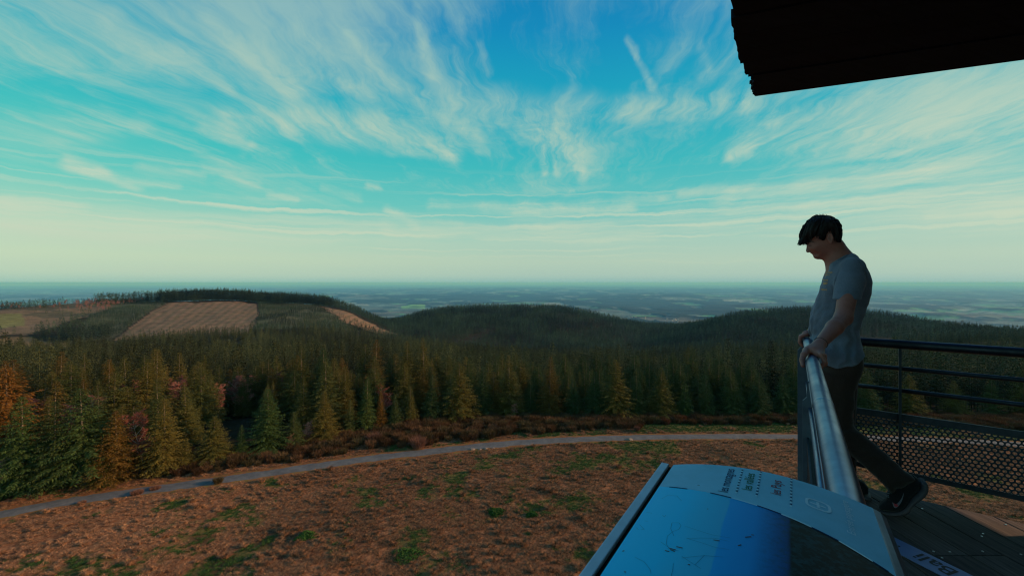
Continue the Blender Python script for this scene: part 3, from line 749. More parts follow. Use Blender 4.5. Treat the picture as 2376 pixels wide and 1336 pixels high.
# bare trees and dead trunks among the spruces: column, distance, height, kind, tint, words
PK = (1.0, 0.78, 0.78)
BT = [(190, 62, 7.9, 0, (1.2, 1, 1), 'pink twiggy bare tree among dark spruces, leftmost of the pink ones'), (402, 80, 7.7, 1, PK, 'tall pink bare tree with a straight stem, left of the pink pair'),
      (430, 78, 7.4, 0, PK, 'wide pink bare tree, right one of the left pair'), (375, 82, 7.0, 0, PK, 'faint pink bare tree behind a spruce top'), (510, 80, 6.4, 2, PK, 'small pink bare tree left of the biggest pink crown'),
      (545, 86, 8.0, 1, PK, 'tallest pink bare tree with a spreading crown'), (566, 83, 7.5, 0, PK, 'broad pink bare tree, lower part of the biggest crown'), (140, 58, 7.6, 0, PK, 'pinkish bare tree low between the leftmost spruces'),
      (236, 66, 7.6, 2, PK, 'pale pink bare tree above an olive spruce'), (262, 70, 7.8, 0, PK, 'thin pink bare tree beside an olive spruce'), (596, 92, 7.9, 2, PK, 'small pink treetop right of the biggest crown'),
      (60, 60, 7.8, 0, PK, 'rosy bare tree close to the left edge between green spruces'), (318, 72, 7.9, 0, PK, 'rosy bare tree between the orange-lit spruce and the pink pair'), (470, 84, 7.6, 0, PK, 'rosy bare tree between the pink pair and the biggest pink crown'),
      (655, 90, 7.8, 0, PK, 'dull rosy bare tree behind the large dark pyramidal spruce'), (335, 56.5, 7.6, 0, (.8, .5, .45), 'reddish bare tree at the forest edge beside the orange-lit spruce'), (892, 78, 6.5, 1, (.9, .5, .5), 'dark red narrow bare birch at the forest edge'),
      (713, 66.5, 3.2, 2, (1.5, 1.5, 1.5), 'small whitish bare shrub at the edge, below the middle clearing'), (672, 63, 2.4, 2, (1.1, .9, .85), 'tiny pale bare shrub left of the whitish one'),
      (1195, 80.5, 3.4, 1, (1.5, 1.2, 1.1), 'small pale bare sapling left of the tall orange spruce'), (1050, 79, 4.2, 0, (1.0, .55, .6), 'reddish bare bush under the broad olive spruce'), (4, 50.5, 4.0, 2, (1.9, 1.9, 1.9), 'silvery bare tree cut by the left edge')]
for (p, d, h, k, tint, lab) in BT:
    x, y = ray(p, 0, d / math.cos(math.atan((p - CX) / FPX))); H, wm, tm = BARE[k]
    t = bpy.data.objects.new('bare_tree', None); COL.objects.link(t); t.location = (x, y, float(height(x, y))); h = h * (.82 if h > 8 else 1); s = h / H; t.scale = (s, s, s); t.rotation_euler = (0, 0, rs.uniform(0, 6))
    tag(t, lab, 'tree', 'leafless trees at the forest edge')
    for nm, me in (('trunk', wm), ('crown', tm)):
        c = bpy.data.objects.new(nm, me); COL.objects.link(c); c.parent = t; c.color = (*tint, 1)
for (p, d, h, lab) in [(308, 62, 7.0, 'thin grey dead trunk with broken side branches, left of the pink pair'), (422, 96, 10.2, 'pale dead trunk rising above the spruces left of the pink crown'), (102, 66, 8.6, 'pale bare trunk showing through the leftmost green spruce')]:
    x, y = ray(p, 0, d / math.cos(math.atan((p - CX) / FPX))); b = MB(); b.tube([(0, 0, -.3), (0.05, 0, h * .6), (0.12, 0.05, h)], [.075, .05, .02], 6)
    for k in range(9):
        a = rs.uniform(0, 6.28); z = h * rs.uniform(.45, .97); l = rs.uniform(.4, 1.1); b.tube([(0.08, .02, z), (l * math.cos(a), l * math.sin(a), z + rs.uniform(-.1, .3))], [.025, .006], 4)
    me = bpy.data.meshes.new('dead_trunk'); me.from_pydata(b.v, [], b.f); me.materials.append(M_BARK)
    o = obj('dead_tree', me, None, (x, y, float(height(x, y)))); tag(o, lab, 'dead tree', 'dead trunks in the forest')

# --- the rest of the forest, too many to count
P = []; RZ = []; SC = []; IX = []
def put_forest(x, y, ix, sc_):
    n = len(x); P.append(np.stack([x, y, height(x, y) - .3], 1)); RZ.append(np.random.RandomState(n).uniform(0, 6.28, n)); SC.append(sc_); IX.append(ix)
x, y = gx[rest], gy[rest]; r2 = np.random.RandomState(9)
put_forest(x, y, r2.randint(0, 4, len(x)), r2.uniform(.55, 1.12, len(x)))
x, y = jgrid(-1250, 1250, 100, 1650, 6.6, 11); px, r_ = pxr(x, y)
dens = fbm(x / 35, y / 35, 15, 3)
ok = (px > -170) & (px < 2560) & (r_ > 298) & (r_ < 1620) & (landuse(x, y) == 0) & (dens > 0.30) & ((r_ < 700) | (r2.rand(len(x)) < .8))
pasture = in_poly(px, r_, [(1980, 550), (2066, 550), (2072, 775), (1984, 790)]); ok &= ~pasture
cut = in_poly(px, r_, [(1040, 600), (1120, 720), (1165, 860), (1150, 870), (1085, 740), (1000, 610)]); ok &= ~cut
# behind the left hill only its edge matters
ok &= ~((px < 870) & (r_ > 1150))
x, y, r_, px = x[ok], y[ok], r_[ok], px[ok]
ix = np.where(r_ < 600, r2.randint(0, 4, len(x)), r2.randint(4, 7, len(x)))
block = (0.62 + 0.30 * sstep(r_, 500, 1000)) + 0.22 * sstep(fbm(x / 110, y / 130, 19, 2), .42, .52)
put_forest(x, y, ix, block * r2.uniform(.72, 1.28, len(x)))
# dense belt on the crest of the left hill and belt with visible trunks at its foot
def belt(poly, s, seed, sc_lo, sc_hi):
    x, y = jgrid(-1100, 900, 300, 1300, s, seed); px, r_ = pxr(x, y); k = in_poly(px, r_, poly); x, y = x[k], y[k]
    q = np.random.RandomState(seed); put_forest(x, y, q.randint(4, 7, len(x)), q.uniform(sc_lo, sc_hi, len(x)))
belt([(372, 962), (600, 966), (765, 950), (775, 990), (620, 1030), (366, 1025)], 4.2, 21, 1.2, 1.62)
belt([(235, 985), (345, 1005), (345, 1040), (215, 1030)], 5, 22, 1.1, 1.4)
belt([(130, 640), (262, 645), (255, 690), (140, 690)], 5.0, 23, .95, 1.15)
belt([(-100, 950), (150, 960), (150, 1020), (-100, 1010)], 8, 24, .6, 1.0)
# loose trees on the heath, young plantations as small trees
x, y = jgrid(-1100, 0, 600, 1200, 9, 25); px, r_ = pxr(x, y); k = (landuse(x, y) == 4) & (fbm(x / 70, y / 70, 27, 3) > .47); x, y = x[k], y[k]
q = np.random.RandomState(3); put_forest(x, y, q.randint(4, 7, len(x)), q.uniform(.35, .75, len(x)))
x, y = jgrid(-1100, 400, 500, 1150, 3.3, 26); lu = landuse(x, y); px, r_ = pxr(x, y)
k = ((lu == 2) | ((lu == 3) & (np.sin(px / 4.2 + r_ / 19) > -.25))) & (fbm(x / 25, y / 25, 28, 3) > .33); x, y = x[k], y[k]
q = np.random.RandomState(5); put_forest(x, y, q.randint(4, 7, len(x)), q.uniform(.24, .44, len(x)))
P = np.concatenate(P); 
print('forest instances', len(P))
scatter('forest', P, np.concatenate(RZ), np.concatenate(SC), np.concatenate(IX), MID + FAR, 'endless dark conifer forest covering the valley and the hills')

# loose bare woodland on the heath, seen as brown haze of twigs
x, y = jgrid(-1100, 0, 640, 1250, 11, 31); k = (landuse(x, y) == 4) & (fbm(x / 90, y / 90, 33, 3) > .40); x, y = x[k], y[k]; q = np.random.RandomState(6)
scatter('bare_woodland', np.stack([x, y, height(x, y)], 1), q.uniform(0, 6, len(x)), q.uniform(.5, .9, len(x)), q.randint(0, 3, len(x)), [b[2] for b in BARE], 'brown leafless woodland on the heath beside the clear-cut hill')

# --- broom scrub between road and forest
def bush_mesh(name, H, Rb, n, seed, mat, w=0.03, up=1.0):
    r = np.random.RandomState(seed); V = []; F = []
    for k in range(n):
        a = r.uniform(0, 6.28); q = math.sqrt(r.uniform(0, 1)) * Rb; b = np.array([q * math.cos(a) * .55, q * math.sin(a) * .55, r.uniform(0, .35) * H])
        d = np.array([math.cos(a) * q / Rb * .6 + r.uniform(-.25, .25), math.sin(a) * q / Rb * .6 + r.uniform(-.25, .25), up * r.uniform(.6, 1.1)]); d /= np.linalg.norm(d)
        l = H * r.uniform(.35, .75); s = np.cross(d, r.uniform(-1, 1, 3)); s /= np.linalg.norm(s) + 1e-6; s *= w * r.uniform(.6, 1.5)
        i = len(V); V += [b - s, b + s, b + d * l * .6 + s * .8, b + d * l, b + d * l * .6 - s * .8]; F.append((i, i + 1, i + 2, i + 3)); F.append((i, i + 2, i + 3, i + 4))
    return mesh_np(name, np.array(V), np.array(F), mat)
BR = [bush_mesh('broom', 1.35, .95, 1100, 1, M_BROOM, .016), bush_mesh('broom', 1.1, 1.0, 1000, 2, M_BROOM, .018), bush_mesh('broom', .95, .7, 800, 3, M_BROOM, .016)]
x, y = jgrid(-90, 110, 30, 110, 1.05, 41); ed = edge_dist(x, y); rdn = road_dist(x, y); px, r_ = pxr(x, y)
verge_w = np.interp(px, [0, 300, 560, 900, 1300, 1480, 1500, 2400], [50, 4.5, 2.6, 2.6, 3.6, 4.2, 7.0, 9.0])
k = (ed < 3.5) & (rdn > verge_w + (fbm(x / 3, y / 3, 43, 2) - .5) * 2.0) & (px > -50) & (px < 2450) & (fbm(x / 2.2, y / 2.2, 44, 2) > .26); x, y = x[k], y[k]; q = np.random.RandomState(8)
scatter('broom_scrub', np.stack([x, y, height(x, y)], 1), q.uniform(0, 6, len(x)), q.uniform(.75, 1.25, len(x)), q.randint(0, 3, len(x)), BR, 'dark brown broom scrub filling the strip between road and forest')
M_PINKB = foliage_mat('pink_twig_bush', (0.22, 0.11, 0.08), (0.30, 0.15, 0.11), .3)
for (p, pf, h, w_, mat, lab) in [(970, 1040, 2.2, 1.3, M_PINKB, 'large pale pink-brown bush behind the road, right of the dark scrub gap'), (868, 1030, 2.0, 1.1, M_PINKB, 'rounded pink-brown bush deep in the scrub'), (506, 1121, .95, .6, M_BROOM, 'small green bush on the near side of the road'),
                               (318, 1146, .6, .9, M_PINKB, 'low brown twiggy bush on the near road edge, leftmost'), (360, 1135, .5, .8, M_PINKB, 'thin brown twiggy bush on the near road edge'), (1478, 1000, 1.0, .5, M_PINKB, 'orange-tipped shrub at the end of the green verge'), (190, 1168, .4, .5, M_PINKB, 'tiny twiggy bush at the roadside near the left edge')]:
    x, y = px2g(p, pf); me = bush_mesh('roadside_bush', h, w_, 1100, int(p), mat, .013)
    o = obj('roadside_bush', me, None, (x, y, float(height(x, y)) - .05)); tag(o, lab, 'bush', 'bushes along the road')

# --- grass
def tuft(name, H, Rb, n, seed, mat, lay=1.0):
    r = np.random.RandomState(seed); V = []; F = []
    for k in range(n):
        a = r.uniform(0, 6.28); q = r.uniform(0, Rb) * .5; b = np.array([q * math.cos(a), q * math.sin(a), -0.02]); a2 = a + r.uniform(-.8, .8)
        o_ = r.uniform(.3, 1.1) * lay; l = H * r.uniform(.6, 1.2)
        m_ = b + np.array([math.cos(a2) * o_ * l * .35, math.sin(a2) * o_ * l * .35, l * .65]); e = b + np.array([math.cos(a2) * o_ * l, math.sin(a2) * o_ * l, l * r.uniform(.35, .95)])
        s = np.array([-math.sin(a2), math.cos(a2), 0]) * .0095 * r.uniform(.7, 1.5)
        i = len(V); V += [b - s, b + s, m_ + s * .8, m_ - s * .8, e]; F += [(i, i + 1, i + 2, i + 3), (i + 3, i + 2, i + 4, i + 4)]
    V = np.array(V); F = np.array(F); quads = F[0::2]; tris = F[1::2][:, :3]
    return mesh_np(name, V, [quads, tris], mat)
TF = [tuft('t', .19, .40, 60, 1, M_STRAW, 1.7), tuft('t', .14, .46, 60, 2, M_STRAW, 2.4), tuft('t', .34, .34, 120, 3, M_STRAW, 1.1), tuft('t', .13, .42, 70, 4, M_GREENG, 1.5), tuft('t', .50, .5, 240, 5, M_STRAW, 1.0)]
x, y = jgrid(-75, 85, 18, 82, .29, 51); px, r_ = pxr(x, y); rdn = road_dist(x, y); q = np.random.RandomState(12)
k = (px > -60) & (px < 2440) & (r_ > 32) & ((rdn < -1.6) | ((rdn > 1.7) & (edge_dist(x, y) < 2))); x, y = x[k], y[k]; gn = green_np(x, y)
dn = fbm(x / 1.1, y / 1.1, 89, 3); k = (q.rand(len(x)) < .35 + .9 * (dn - .3)); x, y, gn = x[k], y[k], gn[k]
ix = np.where(gn + q.uniform(-.09, .09, len(x)) > .58, 3, np.where(q.rand(len(x)) < .5, 1, 0)); clump = fbm(x / 5, y / 5, 90, 3); sp = q.rand(len(x))
ix = np.where((sp < .05 + .10 * (clump > .56)) & (ix != 3), 2, ix); ix = np.where((sp > .994) | ((clump > .62) & (sp > .975)), 4, ix)
print('tufts', len(x))
scatter('grass', np.stack([x, y, height(x, y)], 1), q.uniform(0, 6, len(x)), q.uniform(.6, 1.25, len(x)), ix, TF, 'matted dead straw-coloured grass with green patches round the tower')
# low green cushions of shrub in the grass
M_GORSE = foliage_mat('green_shrub', (0.030, 0.085, 0.018), (0.055, 0.13, 0.03), .35)
for (p, pf, w_, lab) in [(943, 1288, 1.4, 'round bright green low shrub in the dead grass, the largest'), (1235, 1194, .62, 'small round green shrub beside a paler green patch'), (1150, 1186, 1.0, 'flat green shrub patch left of the small round one'), (712, 1248, 1.0, 'flat elongated green shrub patch in the grass at centre left')]:
    x, y = px2g(p, pf); rr = np.random.RandomState(int(p)); V = []; F = []
    for k in range(1500):
        a = rr.uniform(0, 6.28); q_ = math.sqrt(rr.uniform(0, 1)); rad = w_ * (1 + .18 * math.sin(3 * a + p) + .1 * math.sin(7 * a)); b = np.array([q_ * rad * math.cos(a), q_ * rad * math.sin(a) * .8, .28 * (1 - q_ ** 3) * rr.uniform(.4, 1.1)])
        d = rr.normal(size=3); d[2] = abs(d[2]) + .5; d /= np.linalg.norm(d); s = np.cross(d, rr.normal(size=3)); s /= np.linalg.norm(s); i = len(V); V += [b - s * .035, b + s * .035, b + d * .14]; F.append((i, i + 1, i + 2))
    o = obj('low_shrub', mesh_np('low_shrub', np.array(V), np.array(F), M_GORSE), None, (x, y, float(height(x, y)))); tag(o, lab, 'shrub', 'low green shrubs in the grass')
# boulders by the road
M_ROCK = simple_mat('pale_rock', (0.22, 0.17, 0.14), .95, var=.35, scale=5, bump=.6)
for k, (p, pf, s, lab) in enumerate([(1095, 1043, .32, 'flat grey rock at the roadside, leftmost of the row'), (1113, 1043, .24, 'small dark rock, second in the roadside row'), (1126, 1041, .3, 'pale angular rock, third in the roadside row'), (1144, 1040, .22, 'small pale rock ending the roadside row'), (1461, 1020, .42, 'pale flat boulder beside the road, alone on the right'), (112, 1185, .45, 'pale stone slab at the roadside near the left edge')]):
    x, y = px2g(p, pf); q = np.random.RandomState(k); b = MB(); n = 9; V = [(0, 0, s * .6)]
    for j, (zz, rr_) in enumerate(((.5, .55), (.25, .95), (-.1, 1.05))):
        for i in range(n): a = 6.283 * i / n + j * .3; w_ = q.uniform(.8, 1.15) * rr_ * s; V.append((w_ * math.cos(a) * 1.35, w_ * math.sin(a), zz * s + q.uniform(-.04, .04)))
    F = [(0, 1 + i, 1 + (i + 1) % n) for i in range(n)] + [(1 + j * n + i, 1 + (j + 1) * n + i, 1 + (j + 1) * n + (i + 1) % n, 1 + j * n + (i + 1) % n) for j in range(2) for i in range(n)]
    me = bpy.data.meshes.new('rock'); me.from_pydata(V, [], F); me.materials.append(M_ROCK)
    o = obj('roadside_rock', me, None, (x, y, float(height(x, y)) + .03)); tag(o, lab, 'rock', 'rocks beside the road')

# --- villages far below: white houses with grey roofs, and a lake
M_WALL = simple_mat('render_wall', (0.62, 0.56, 0.50), .9); M_ROOFT = simple_mat('slate_roof', (0.12, 0.11, 0.12), .7); M_ROOFR = simple_mat('tile_roof', (0.30, 0.15, 0.10), .8)
def house(x, y, w, l, h, rz, lab, grp, red):
    z = float(height(x, y)) - 1.0; b = MB(); b.box((0, 0, h / 2), (w / 2, 0, 0), (0, l / 2, 0), (0, 0, h / 2)); b.add([(-w / 2, -l / 2, h), (w / 2, -l / 2, h), (0, -l / 2, h + w * .38), (-w / 2, l / 2, h), (w / 2, l / 2, h), (0, l / 2, h + w * .38)], [(0, 1, 2), (5, 4, 3)])
    t = thing('house', lab, 'house', (x, y, z), grp); t.rotation_euler = (0, 0, rz)
    o = bpy.data.objects.new('wall', bpy.data.meshes.new('wall')); o.data.from_pydata(b.v, [], b.f); o.data.materials.append(M_WALL); COL.objects.link(o); o.parent = t
    b = MB(); e = .5
    for s in (-1, 1): b.prism([(s * (w / 2 + e), -l / 2 - e, h - .38 * e), (0, -l / 2 - e, h + w * .38 + .05), (0, -l / 2 - e, h + w * .38 + .35), (s * (w / 2 + e), -l / 2 - e, h - .38 * e + .3)][::s], (0, l + 2 * e, 0))
    o = bpy.data.objects.new('roof', bpy.data.meshes.new('roof')); o.data.from_pydata(b.v, [], b.f); o.data.materials.append(M_ROOFR if red else M_ROOFT); COL.objects.link(o); o.parent = t
q = np.random.RandomState(77)
VIL = [(1455, 1500, 6500, 8000, 16, 'village left of the right-hand wooded hill'), (1535, 1590, 5600, 7600, 24, 'village above the saddle between the wooded hills'), (2225, 2300, 6000, 7600, 22, 'village beyond the right-hand ridge'), (1300, 1345, 10500, 11500, 4, 'farm on the distant wooded ridge'), (1690, 1760, 11000, 15000, 6, 'hamlet in the far plain')]
for (p0, p1, d0, d1, n, grp) in VIL:
    for k in range(n):
        p = q.uniform(p0, p1); x, y = ray(p, 0, q.uniform(d0, d1)); red = q.rand() < .3
        house(x, y, q.uniform(13, 18), q.uniform(16, 30), q.uniform(7, 11), q.uniform(0, 3.14), 'tiny pale house, %s roof, %s' % ('reddish' if red else 'grey', grp), 'houses of the ' + grp, red)
x, y = ray(2190, 0, 6300); m, g, b = new_mat('lake_water'); b.inputs['Base Color'].default_value = (.05, .08, .10, 1); b.inputs['Roughness'].default_value = .12; b.inputs['Metallic'].default_value = .3
lb = MB(); lb.prism([(230 * math.cos(a) + 50 * math.cos(3 * a), 300 * math.sin(a), 0) for a in np.linspace(0, 6.28, 26)[:-1]], (0, 0, .5)); me = bpy.data.meshes.new('lake'); me.from_pydata(lb.v, [], lb.f); me.materials.append(m)
LAKE = obj('lake', me, None, (x, y, float(np.max(height(x + np.array([0, 90, -90, 0, 0.]), y + np.array([0, 0, 0, 90, -90.])))) + 30)); tag(LAKE, kind='structure')
# ------------------------------------------------------------------ lookout platform
DX, DY = 0.5512, 0.8344           # direction of the left handrail
AX, AY = -0.8344, 0.5512          # square to it, pointing out over the field
ZD = -1.28                        # deck level below the lens
def Wd(s, a, z): return Vector((s * DX + a * AX, s * DY + a * AY, z))
def Ppx(px, py, s):
    """point of a view ray at distance s along the left handrail"""
    u = (px - CX) / FPX; Yv = s / (DX * u + DY); return (Yv * (AX * u + AY), s, -(py - HY) / FPX * Yv)   # a, s, z
def wood_mat(name, c0, c1, axis, rough=0.85, scale=1.0):
    m, g, b = new_mat(name); geo = g.node('ShaderNodeNewGeometry').outputs['Position']
    oi = g.node('ShaderNodeObjectInfo').outputs['Random']
    sh = g.vmath('ADD', geo, g.comb(g.math('MULTIPLY', oi, 37.0), g.math('MULTIPLY', oi, 11.0), 0.0))
    mp = g.node('ShaderNodeMapping', vector_type='TEXTURE'); g.put(mp.inputs[0], sh); mp.inputs['Rotation'].default_value = (0, 0, axis); mp.inputs['Scale'].default_value = (0.06 / scale, 1.0 / scale, 0.06 / scale)
    n = g.noise(mp.outputs[0], 4.0, 8, 0.65, dist=.4); n2 = g.noise(geo, 2.2, 5, 0.6)
    k = g.math('ADD', g.math('MULTIPLY', n, 0.7), g.math('MULTIPLY', n2, 0.3)); c = g.mix(g.mr(k, .32, .68), c0, c1)
    f = g.mr(oi, 0, 1, .75, 1.25); c = g.mix(1.0, c, g.comb(f, f, f), 'MULTIPLY')
    g.l.new(c, b.inputs['Base Color']); b.inputs['Roughness'].default_value = rough; b.inputs['Specular IOR Level'].default_value = .3
    bn = g.node('ShaderNodeBump'); bn.inputs['Strength'].default_value = .5; bn.inputs['Distance'].default_value = .004; g.l.new(n, bn.inputs['Height']); g.l.new(bn.outputs[0], b.inputs['Normal'])
    return m
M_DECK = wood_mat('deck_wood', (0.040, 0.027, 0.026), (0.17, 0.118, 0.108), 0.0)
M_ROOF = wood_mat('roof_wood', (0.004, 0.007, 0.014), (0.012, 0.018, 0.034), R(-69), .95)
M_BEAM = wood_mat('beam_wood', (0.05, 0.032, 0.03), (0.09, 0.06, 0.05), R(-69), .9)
def galv_mat(name, base, rough, dirt=.25):
    m, g, b = new_mat(name); geo = g.node('ShaderNodeNewGeometry').outputs['Position']
    n = g.noise(geo, 45, 3, .6); n2 = g.noise(geo, 7, 6, .65)
    f = g.math('MULTIPLY', g.mr(n, .3, .7, .88, 1.1), g.mr(n2, .3, .75, 1.05, 1 - dirt)); c = g.mix(1.0, base, g.comb(f, f, f), 'MULTIPLY')
    g.l.new(c, b.inputs['Base Color']); b.inputs['Metallic'].default_value = .95; g.l.new(g.mr(n2, .3, .7, rough - .06, rough + .12), b.inputs['Roughness'])
    bn = g.node('ShaderNodeBump'); bn.inputs['Strength'].default_value = .12; bn.inputs['Distance'].default_value = .001; g.l.new(n2, bn.inputs['Height']); g.l.new(bn.outputs[0], b.inputs['Normal'])
    return m
M_GALV = galv_mat('galvanised_steel', (.085, .14, .28), .32); M_GALVD = galv_mat('dull_shaded_steel', (.055, .065, .09), .5, .4)  # duller, darker copy; also puts the right rails' shade into the colour
M_SCREW = simple_mat('screw_head', (.45, .47, .5), .35, 1.0, .1)

E2 = Vector((0.775, -0.632, 0)); C2 = Vector((1.946, 2.824, 0)); N2 = Vector((0.632, 0.775, 0))
tower = thing('lookout_tower', 'dark timber lookout platform with plank deck and plank roof overhead', 'tower', (2.2, 0.6, ZD))
def ymax(x):
    return min((x - 0.02) / 0.6606, 2.824 - 0.8155 * (x - 1.946) + 0.085)
q = np.random.RandomState(3)
x = -1.76
while x < 4.3:
    w = 0.156; x1 = x + w; y0 = -2.6; ja = q.uniform(-.022, .012)
    ya, yb = ymax(x) + ja, ymax(x1) + ja + q.uniform(-.012, .012)
    cuts = [y0]
    if 1.90 < x < 2.24: cuts.append(2.005)
    elif q.rand() < .6: cuts.append(q.uniform(-1.6, 1.2) if x > 1.5 else -1.2)
    segs = []
    if ya > y0 + .1 and yb > y0 + .1:
        cuts = [c for c in cuts if c < min(ya, yb) - .1]
        for i, c in enumerate(cuts):
            last = i == len(cuts) - 1
            e0, e1 = (ya, yb) if last else (cuts[i + 1] - .005, cuts[i + 1] - .005)
            m_ = MB(); dz = q.uniform(-.0015, .0015)
            m_.prism([(x, c, ZD - .035 + dz), (x1, c, ZD - .035 + dz), (x1, e1, ZD - .035 + dz), (x + w / 2, (e0 + e1) / 2 + (q.uniform(-.012, .012) if last else 0), ZD - .035 + dz), (x, e0, ZD - .035 + dz)], (0, 0, .035))
            m_.build('deck_board', M_DECK, tower, bevel=.0035)
    x += 0.163
# joists and legs carrying the deck
jb = MB(); jb.box((1.7, -.9, ZD - .12), (2.4, 0, 0), (0, .05, 0), (0, 0, .08)); jb.box((2.4, .7, ZD - .12), (1.6, 0, 0), (0, .05, 0), (0, 0, .08)); jb.box((2.3, 1.7, ZD - .12), (.9, 0, 0), (0, .05, 0), (0, 0, .08)); jb.build('deck_joist', M_BEAM, tower)
for (lx, ly) in ((0.9, 0.6), (3.3, 0.5), (0.2, -2.2), (3.6, -2.2), (2.0, 1.9)):
    b = MB(); b.tube([(lx, ly, -25.3), (lx, ly, ZD - .2)], [.2, .17], 12); b.build('leg', M_BEAM, tower)
# screw heads
b = MB()
for (p, f) in [(2166, 1279), (2204, 1280), (2186, 1294), (2280, 1279), (2369, 1286), (2281, 1238), (2334, 1217), (2140, 1180), (2278, 1244)]:
    Yv = -ZD * FPX / (f - HY); xx = (p - CX) / FPX * Yv; b.prism([(xx + .0045 * math.cos(t), Yv + .0045 * math.sin(t), ZD + .0005) for t in np.linspace(0, 6.28, 9)[:-1]], (0, 0, .0025))
so = b.build('screw_head', M_SCREW, tower); so['kind'] = 'stuff'

# roof: planks at head height, ends stepped along the left edge
ZR = 1.15; RF = Vector((0.935, -0.354, 0)); RN = Vector((-0.354, -0.935, 0))
corner = Vector((1.466, 2.63, ZR)); Dv = Vector((DX, DY, 0))
pos = 0.0; k = 0
while pos < 5.2:
    wb = .302 if k == 0 else .147; t0 = pos / .975; t1 = (pos + wb) / .975
    jog = .030 if k == 0 else q.uniform(-.012, .012)
    p0 = corner - Dv * t0 + RF * jog; p1 = corner - Dv * t1 + RF * (jog + (.008 if k == 0 else 0)); L = 4.6
    zz = q.uniform(-.004, .004) + (-.012 if k == 0 else 0)
    pts = [p0]; nn = 12 if k == 0 else 5
    for i in range(1, nn): pts.append(p0.lerp(p1, i / nn) + RF * q.uniform(-.010, .006) * (1 if k == 0 else .5))
    pts += [p1, p1 + RF * L, p0 + RF * L]
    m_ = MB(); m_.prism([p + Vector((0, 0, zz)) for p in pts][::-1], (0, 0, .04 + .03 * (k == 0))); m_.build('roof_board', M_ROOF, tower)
    pos += wb + .004; k += 1
b = MB(); c0 = corner + RF * .16 - RN * .012 + Vector((0, 0, .046)); b.box(c0 + RF * 2.2, RF * 2.2, RN * .011, (0, 0, .045)); b.build('fascia', M_BEAM, tower)
b = MB(); b.prism([corner - Dv * .05 + RF * .02 + Vector((0, 0, .078)), corner - Dv * 5.3 + RF * .02 + Vector((0, 0, .078)), corner - Dv * 5.3 + RF * 4.6 + Vector((0, 0, .078)), corner + RF * 4.6 + Vector((0, 0, .078))], (0, 0, .02)); b.build('roof_light_block', M_GALVD, tower)  # unseen sheet added over the boards to block light through the gaps
# splinters and moss on the ragged corner
b = MB()
for i in range(46):
    t = q.uniform(0, .3); p = corner - Dv * t + RF * q.uniform(.022, .05) + Vector((0, 0, q.uniform(0, .03))); r_ = q.uniform(.004, .009)
    b.box(p, RF * r_ * q.uniform(.8, 2), RN * r_, (0, 0, r_))
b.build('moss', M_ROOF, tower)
# added unseen board screen on the right, keeps the low sun off the platform
yy = -2.6
while yy < 3.12:
    zb = ZD + (.39 if yy > 2.14 else -.03); m_ = MB(); m_.box((3.93, yy + .068, (zb + ZR) / 2), (.018, 0, 0), (0, .068, 0), (0, 0, (ZR - zb) / 2)); m_.build('sun_screen_board', M_BEAM, tower); yy += .138  # outer boards of the added screen stop short to light the deck edge
for (lx, ly) in ((4.02, 3.0), (4.02, 1.0), (4.02, -2.4)):
    b = MB(); b.box((lx, ly, (-25.3 + ZR) / 2), (.07, 0, 0), (0, .07, 0), (0, 0, (25.3 + ZR) / 2)); b.build('post', M_BEAM, tower)  # posts carrying the added screen

# railings
def perf_panel(org, ex, L, z0, z1, thick, nrm):
    """perforated sheet: hexagon cells each with a round hole"""
    p = .0238; hr = .0087; V = []; F = []; key = {}
    def vid(x, z):
        k_ = (round(x, 5), round(z, 5))
        if k_ not in key: key[k_] = len(V); V.append(k_)
        return key[k_]
    rows_ = int((z1 - z0 - .045) / (p * .866)); cols_ = int((L - .03) / p)
    R_ = p / math.sqrt(3)
    for j in range(rows_):
        for i in range(cols_):
            cx = .02 + p * (i + .5 + .5 * (j % 2)); cz = z0 + .028 + p * .866 * (j + .5)
            out = []; inn = []
            for k in range(6):
                a = math.pi / 6 + k * math.pi / 3; c1 = (cx + R_ * math.cos(a), cz + R_ * math.sin(a)); a2 = a + math.pi / 3; c2 = (cx + R_ * math.cos(a2), cz + R_ * math.sin(a2))
                out += [vid(*c1), vid((c1[0] + c2[0]) / 2, (c1[1] + c2[1]) / 2)]
                inn += [vid(cx + hr * math.cos(a), cz + hr * math.sin(a)), vid(cx + hr * math.cos(a + math.pi / 6), cz + hr * math.sin(a + math.pi / 6))]
            for k in range(12): F.append((out[k], out[(k + 1) % 12], inn[(k + 1) % 12], inn[k]))
    P3 = [org + ex * v[0] + Vector((0, 0, v[1])) for v in V]; me = bpy.data.meshes.new('mesh_panel'); me.from_pydata([tuple(v) for v in P3], [], F); me.materials.append(M_GALVD)
    return me, z0 + .028 + p * .866 * rows_ - .004
